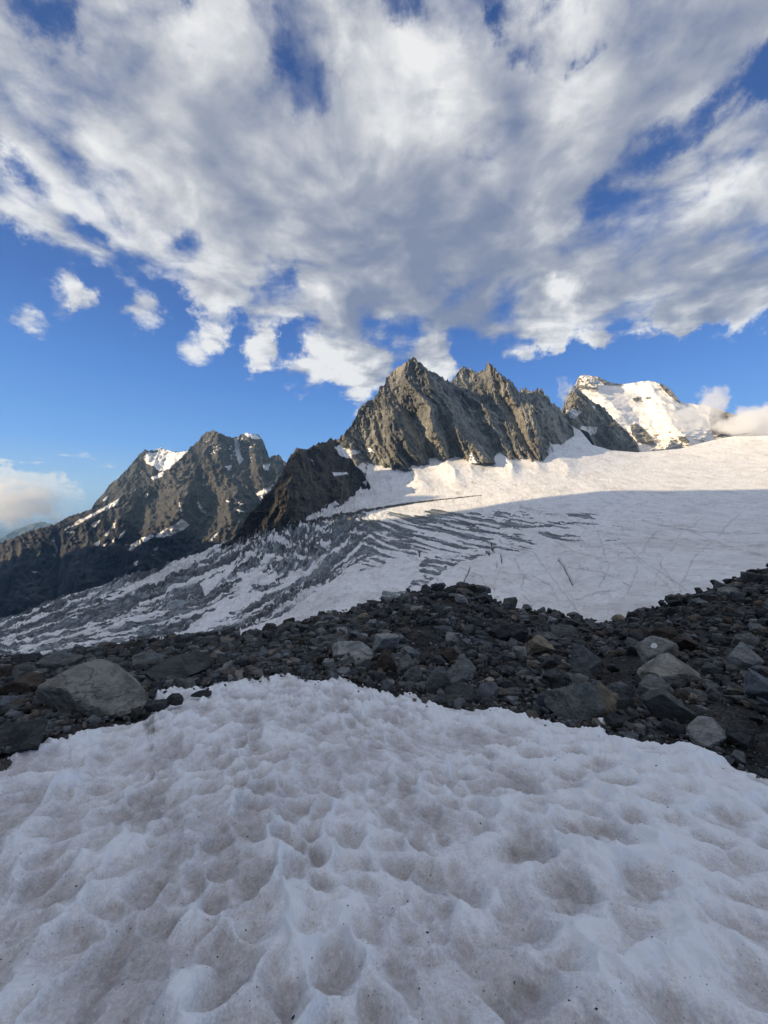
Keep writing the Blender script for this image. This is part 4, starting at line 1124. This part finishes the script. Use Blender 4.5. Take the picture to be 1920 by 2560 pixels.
def paint_dot(rock, u, v, r):
    me = rock.data; sc_ = rock.scale[0]
    co = np.zeros(len(me.vertices)*3, np.float32); me.vertices.foreach_get('co', co); co = co.reshape(-1, 3)
    from mathutils.bvhtree import BVHTree
    bv = BVHTree.FromPolygons([tuple(c) for c in co], [tuple(p.vertices) for p in me.polygons])
    org = -np.array(rock.location)/sc_
    pts = []; ring = [(0, 0)]+[(rr, a) for rr in (.5, 1.0) for a in np.linspace(0, 2*np.pi, 20, endpoint=False)]
    for rr, a in ring:
        uu = u+rr*r*math.cos(a)*(1+.06*math.sin(3*a)); vv = v+rr*r*.8*math.sin(a)
        d = Vector(((uu-960)/FPX, 1, (1280-vv)/FPX)).normalized()
        h = bv.ray_cast(Vector(org), d)
        p = h[0] if h[0] is not None else pts[0]
        pts.append(Vector(p)-d*.006)
    n = 20; tris = [(0, 1+i, 1+(i+1) % n) for i in range(n)]+[t for i in range(n) for t in ((1+i, 21+i, 21+(i+1) % n), (1+i, 21+(i+1) % n, 1+(i+1) % n))]
    m2 = raw_mesh('painted_dot', np.array([p[:] for p in pts]), None, np.array(tris), True); m2.materials.append(mdot)
    o = bpy.data.objects.new('painted_dot', m2); link(o); o.parent = rock
    o['label'] = 'white round paint mark'


paint_dot(dot_rock, 1635, 1614, 8.5)

# snow lump on the edge
sl, sf_ = rock_shape(77, 3, 8, 6, (1, .9, .75), .02, (0, .1, 0))
yl = depth_at(1508, 1812)
ml = raw_mesh('snow_lump', sl*np.array([27, 25, 21])/FPX*yl, None, sf_, True, {'dirt': np.full(len(sl), -.6)}); ml.materials.append(M_snow)
ol = bpy.data.objects.new('snow_lump', ml); link(ol); ol.location = pt(1507, 1808, yl+.02)
ol['label'] = 'white lump of snow on the snow edge beside the tan stained boulder'; ol['category'] = 'snow lump'

# middle-sized stones: one object each
rs = np.random.RandomState(4)
TPL = []
mats_ = [G, DK, G, DK, PA, BR, BL, G, DK, G, DK, PA, DK, G, TA, BL, DK, G, DK, BR]
for i in range(20):
    v, f = rock_shape(3000+i, 3, 11, 26, (1, rs.uniform(.6, .95), rs.uniform(.4, .85)), .03, (rs.uniform(-.3, .3), rs.uniform(-.3, .3), rs.uniform(0, 6)))
    me = raw_mesh('rubble_rock', v, None, f, True); me.materials.append(mats_[i]); me.set_sharp_from_angle(angle=math.radians(26)); TPL.append(me)
PATHS = [[(1500,1640),(1590,1640),(1610,1745),(1560,1745),(1505,1700)], [(1690,1765),(1860,1760),(1950,1800),(1950,1940),(1800,1880),(1690,1810)], [(1010,1560),(1090,1560),(1110,1640),(1030,1650)]]


def blocked(u_, v_, sz, m=.55):
    for (a, b, c, d) in boxes:
        if a-sz*m < u_ < b+sz*m and c-sz*m*.6 < v_ < d+sz*.35: return True
    return False


def on_path(u_, v_): return any(inpoly(np.array([u_]), np.array([v_]), p)[0] for p in PATHS)


REG = [(lambda a, b: a < 330, 'middle-sized dark stone in the rubble around the biggest boulder', 'stones around the biggest boulder'),
       (lambda a, b: a < 760, 'middle-sized stone in the dark rubble between the long dark block and the mound', 'stones of the low rubble bank'),
       (lambda a, b: a < 1240 and b < 1580, 'middle-sized stone on the upper slope of the rubble mound', 'stones high on the mound'),
       (lambda a, b: a < 1240, 'middle-sized stone low on the rubble mound above the snow edge', 'stones low on the mound'),
       (lambda a, b: a < 1560, 'middle-sized stone in the hollow below the skyline dip', 'stones in the hollow'),
       (lambda a, b: b < 1600, 'middle-sized stone high on the slope that rises to the right edge', 'stones high on the right slope'),
       (lambda a, b: True, 'middle-sized stone scattered on the gravel around the domed boulder', 'stones on the lower right gravel')]
LAND = [((112+388)/2, 1720, 'the biggest pale boulder'), (50, 1850, 'the sunken dark slab'), (2, 1686, 'the reddish edge block'), (236, 1632, 'the upright pointed rock'), (443, 1677, 'the long dark block'),
        (370, 1654, 'the layered grey rock'), (880, 1636, 'the undercut pale slab'), (965, 1612, 'the pale triangular slab'), (1095, 1704, 'the tall mottled block'), (1145, 1740, 'the flat dark slab'), (1135, 1596, 'the pale lens shaped slab'),
        (1108, 1576, 'the long bluish stone'), (1250, 1588, 'the split dark outcrop'), (1342, 1615, 'the tan rock'), (1460, 1658, 'the lilac grey block'), (1410, 1576, 'the arched low slab'), (1452, 1750, 'the tan stained boulder'), (1635, 1628, 'the rock with the white dot'),
        (1720, 1608, 'the dark brown tilted slab'), (1680, 1681, 'the domed boulder'), (1662, 1770, 'the diamond shaped slab'), (1866, 1648, 'the large pale block'), (1915, 1728, 'the big blue grey block'), (1774, 1838, 'the almond shaped slab'), (1160, 1470, 'the summit stone wall'),
        (1507, 1556, 'the skyline dip'), (1920, 1440, 'the right end of the skyline'), (600, 1595, 'the low middle of the rubble crest'), (720, 1666, 'the top of the snow field'), (1278, 1508, 'the rounded skyline block'), (1700, 1500, 'the rising right skyline'), (770, 1560, 'the mound left shoulder')]
NAMES_ = {'stone_grey': 'grey', 'stone_dark': 'dark', 'stone_pale': 'pale', 'stone_brown': 'brownish', 'stone_tan': 'tan', 'stone_blue_grey': 'blue grey'}
used_lab = set()


def stone_label(a, b, sz, mn):
    size = 'small' if sz < 18.5 else ('middle-sized' if sz < 25 else 'large')
    near = sorted(LAND, key=lambda q_: (q_[0]-a)**2+((q_[1]-b)*1.7)**2)
    for q_, q2 in ((near[0], near[1]), (near[0], near[2]), (near[1], near[0]), (near[1], near[2]), (near[0], near[3]), (near[2], near[0])):
        dx, dy = a-q_[0], (b-q_[1])*1.3
        side = ('right of' if dx > 0 else 'left of') if abs(dx) > 2*abs(dy) else (('beyond' if dy < 0 else 'in front of') if abs(dy) > 2*abs(dx) else (('above right of' if dx > 0 else 'above left of') if dy < 0 else ('below right of' if dx > 0 else 'below left of')))
        far_ = 'close ' if math.hypot(dx, dy) < 60 else ''
        for lab in ('%s %s stone %s%s %s' % (size, NAMES_[mn], far_, side, q_[2]), '%s %s stone %s%s %s, towards %s' % (size, NAMES_[mn], far_, side, q_[2], q2[2])):
            if lab not in used_lab and len(lab.split()) <= 16:
                used_lab.add(lab); return lab
    return '%s %s stone on the rubble near %s' % (size, NAMES_[mn], near[0][2])


cnt = 0; tries = 0; placed = []
while cnt < 205 and tries < 20000:
    tries += 1
    a = rs.uniform(-25, 1945); top_ = float(vr_(a)); bot_ = float(ve(a))
    if bot_-top_ < 20: continue
    b = rs.uniform(top_-2, bot_-6)
    sz = min(16*(1-rs.rand())**(-1/2.6), 40)
    if b < top_+60: sz *= .8
    if blocked(a, b, sz) or (on_path(a, b) and rs.rand() < .85): continue
    if any((a-c)**2+((b-d)*1.6)**2 < (.5*(sz+e_))**2 for c, d, e_ in placed): continue
    placed.append((a, b, sz))
    y = depth_at(a, b); W = sz/FPX*y
    me = TPL[rs.randint(20)]
    o = bpy.data.objects.new('rock', me); link(o)
    hh = W*rs.uniform(.55, .85)
    o.scale = (W, W*rs.uniform(.7, 1), hh); o.rotation_euler = (rs.uniform(-.25, .25), rs.uniform(-.25, .25), rs.uniform(0, 6.28))
    o.location = ((a-960)/FPX*y, y+.2*W, (1280-b)/FPX*y+.22*hh)
    for fn, lab, grp in REG:
        if fn(a, b): break
    o['label'] = stone_label(a, b, sz, me.materials[0].name); o['group'] = grp; o['category'] = 'stone'
    cnt += 1

# grit scattered on the snow
GV, GF, go = [], [], 0
for i in range(420):
    gu = rs.uniform(-30, 1950); gv = ve(gu)+12+(2560-ve(gu))*rs.rand()**1.3
    j = int(round((gu-us[0])/1)) if False else int(np.argmin(np.abs(us-gu)))
    k_ = int(np.argmin(np.abs((1280-S[np.clip(((WS[:, j]-wrow[0])/(wrow[1]-wrow[0])).astype(int), 0, len(wrow)-1), int(round((us[j]-ucol[0])/5))]*FPX)-gv)))
    P_ = np.array([XS[k_, j], YS[k_, j], ZS[k_, j]])
    r_ = rs.uniform(.0010, .0028)*(1 if rs.rand() < .9 else 2.2)*max(1, P_[1]/2.2)
    v = ICO[1][0][:12]*r_*np.array([rs.uniform(.8, 1.6), rs.uniform(.6, 1.2), .6])+rs.normal(size=(12, 3))*r_*.2
    GV.append(v+P_); GF.append(np.array([[q_ for q_ in tri] for tri in ICO_F12])+go); go += 12
me = raw_mesh('grit', np.concatenate(GV), None, np.concatenate(GF), False, {'tone': np.full(go, .7), 'hue': np.full(go, .5)}); me.materials.append(M_rub)
o = bpy.data.objects.new('grit', me); link(o); o['kind'] = 'stuff'

# all the smaller rubble: one mass
NST = 19000
a = rs.uniform(-420, 2330, NST); lt = ve(a)+14; tp = vr_(a)-2
wr_ = 1/yr(a); 
b = tp+(lt-tp)*rs.rand(NST)**.92
NE_ = 130                      # a few stones melting out at the snow's edge
a = np.concatenate([a, rs.uniform(-20, 1940, NE_)]); b = np.concatenate([b, ve(a[-NE_:])+2+30*rs.rand(NE_)**1.8]); NST += NE_
yy = np.array([depth_at(min(max(p, -590), 2590), q_) for p, q_ in zip(a, b)])
sz = np.minimum(6.0*(1-rs.rand(NST))**(-1/1.85), 32)*rs.uniform(.8, 1.1, NST)
keep = np.ones(NST, bool)
for p in PATHS: keep &= ~(inpoly(a, b, p) & ((sz > 8) | (rs.rand(NST) < .4)))
bsn = np.random.RandomState(8)
clump = fbm(a/60, b/22, 3, s=601)
sz = sz*np.clip(1+.5*clump, .6, 1.5)
def hull_shape(seed, n):
    r_ = np.random.RandomState(seed)
    q_ = r_.normal(size=(n, 3)); q_ /= np.linalg.norm(q_, axis=1)[:, None]
    q_ = np.sign(q_)*np.abs(q_)**.5*np.array([1, r_.uniform(.6, .95), r_.uniform(.4, .8)])
    bm = bmesh.new()
    for c in q_: bm.verts.new(c)
    res = bmesh.ops.convex_hull(bm, input=bm.verts)
    bmesh.ops.delete(bm, geom=[g for g in res['geom_interior'] if isinstance(g, bmesh.types.BMVert)], context='VERTS')
    bm.verts.index_update()
    v = np.array([g.co[:] for g in bm.verts]); f = np.array([[k.index for k in g.verts] for g in bm.faces if len(g.verts) == 3], np.int32); bm.free()
    lo = v.min(0); hi = v.max(0)
    return (v-(lo+hi)/2)/(hi-lo), f


sz[-NE_:] = rs.uniform(3.5, 11, NE_)
shp = {1: [hull_shape(5000+i, 9) for i in range(40)], 2: [hull_shape(5100+i, 13) for i in range(40)]}
VS_, FS_, TN_, HU_ = [], [], [], []; off = 0
for i in np.nonzero(keep)[0]:
    lv = 2 if sz[i] > 12.5 else 1
    v, f = shp[lv][bsn.randint(len(shp[lv]))]
    W = sz[i]/FPX*yy[i]
    c_, s__ = math.cos(bsn.uniform(0, 6.28)), 0; an = bsn.uniform(0, 6.28); c_, s__ = math.cos(an), math.sin(an); ti = bsn.uniform(-.5, .5)
    vv = v*np.array([1, bsn.uniform(.7, 1), bsn.uniform(.5, .9)])*W
    vv = np.stack([vv[:, 0]*c_-vv[:, 1]*s__, vv[:, 0]*s__+vv[:, 1]*c_, vv[:, 2]+ti*vv[:, 0]*.6], 1)
    y = yy[i]; vv = vv+np.array([(a[i]-960)/FPX*y, y+.1*W, (1280-b[i])/FPX*y+W*.10])
    VS_.append(vv); FS_.append(f+off); off += len(v)
    tn = np.clip(bsn.lognormal(-.10, .48), .3, 2.8); TN_.append(np.full(len(v), tn)); HU_.append(np.full(len(v), float(bsn.rand()**3.6)))
me = raw_mesh('rubble', np.concatenate(VS_), None, np.concatenate(FS_), False, {'tone': np.concatenate(TN_), 'hue': np.concatenate(HU_)})
me.materials.append(M_rub)
orb = bpy.data.objects.new('rubble', me); link(orb); orb['kind'] = 'stuff'

# ------------------------------------------------------------------ air: thin haze over the whole scene
mh = bpy.data.materials.new('haze'); mh.use_nodes = True
th = NT(mh.node_tree); th.n.clear()
oh = th.new('ShaderNodeOutputMaterial'); pv = th.new('ShaderNodeVolumePrincipled')
pv.inputs['Color'].default_value = C4(.42, .70, 1.0); pv.inputs['Density'].default_value = HAZE_DENSITY; pv.inputs['Anisotropy'].default_value = .2
th.l.new(pv.outputs[0], oh.inputs['Volume'])
hx = np.array([[x, y, z] for z in (-1700, 1900) for y in (-9000, 70000) for x in (-70000, 70000)], float)
hf = np.array([[0, 2, 3, 1], [4, 5, 7, 6], [0, 1, 5, 4], [2, 6, 7, 3], [0, 4, 6, 2], [1, 3, 7, 5]])
mhz = raw_mesh('haze', hx, hf, None, False); mhz.materials.append(mh)
oz = bpy.data.objects.new('haze', mhz); link(oz); oz['kind'] = 'stuff'

# ------------------------------------------------------------------ small clouds that hang on the mountains


def cloud_volume(name, u0, u1, v0, v1, y, depth, dens, nscale, thr, seed, label, col=(1, 1, 1)):
    x0, x1 = (u0-960)/FPX*y, (u1-960)/FPX*y; z1, z0 = (1280-v0)/FPX*y, (1280-v1)/FPX*y
    cx, cz = (x0+x1)/2, (z0+z1)/2; rx_, rz_ = (x1-x0)/2, (z1-z0)/2
    v, f = ICO[3]
    me = raw_mesh(name, v*np.array([rx_, depth/2, rz_])*1.08, None, f, True)
    m = bpy.data.materials.new(name); m.use_nodes = True; t = NT(m.node_tree); t.n.clear()
    o_ = t.new('ShaderNodeOutputMaterial'); p_ = t.new('ShaderNodeVolumePrincipled')
    co = t.new('ShaderNodeTexCoord').outputs['Object']
    mp = t.new('ShaderNodeMapping'); t.l.new(co, mp.inputs[0]); mp.inputs['Scale'].default_value = (1/rx_, 2/depth, 1/rz_)
    r = t.vmath('LENGTH', mp.outputs[0])
    n = t.noise(t.vmath('ADD', co, (seed*913., seed*517., 0)), nscale, 5, .6, dist=.4)
    d = t.math('ADD', t.math('MULTIPLY_ADD', t.math('SUBTRACT', n, .5), 3.2, .5), t.ramp(r, .1, 1.0, thr, -1.0))
    t.put(p_.inputs['Density'], t.ramp(d, .50, 1.0, 0, dens))
    p_.inputs['Color'].default_value = C4(*col); p_.inputs['Anisotropy'].default_value = .15
    t.l.new(p_.outputs[0], o_.inputs['Volume'])
    me.materials.append(m)
    o = bpy.data.objects.new(name, me); link(o); o.location = (cx, y, cz); o['kind'] = 'stuff'
    return o


cloud_volume('cloud', 1680, 2150, 975, 1135, 2750, 600, .018, .0110, .85, 1, '')
cloud_volume('cloud', 1705, 1870, 925, 1075, 2850, 260, .012, .0120, .85, 4, '')
cloud_volume('cloud', 1600, 1870, 975, 1115, 2900, 300, .009, .0110, .85, 5, '')
cloud_volume('cloud', 1365, 1460, 885, 1070, 2900, 260, .010, .011, .35, 2, '')
cloud_volume('cloud', -220, 290, 1130, 1390, 5200, 1100, .005, .0046, .66, 3, '')
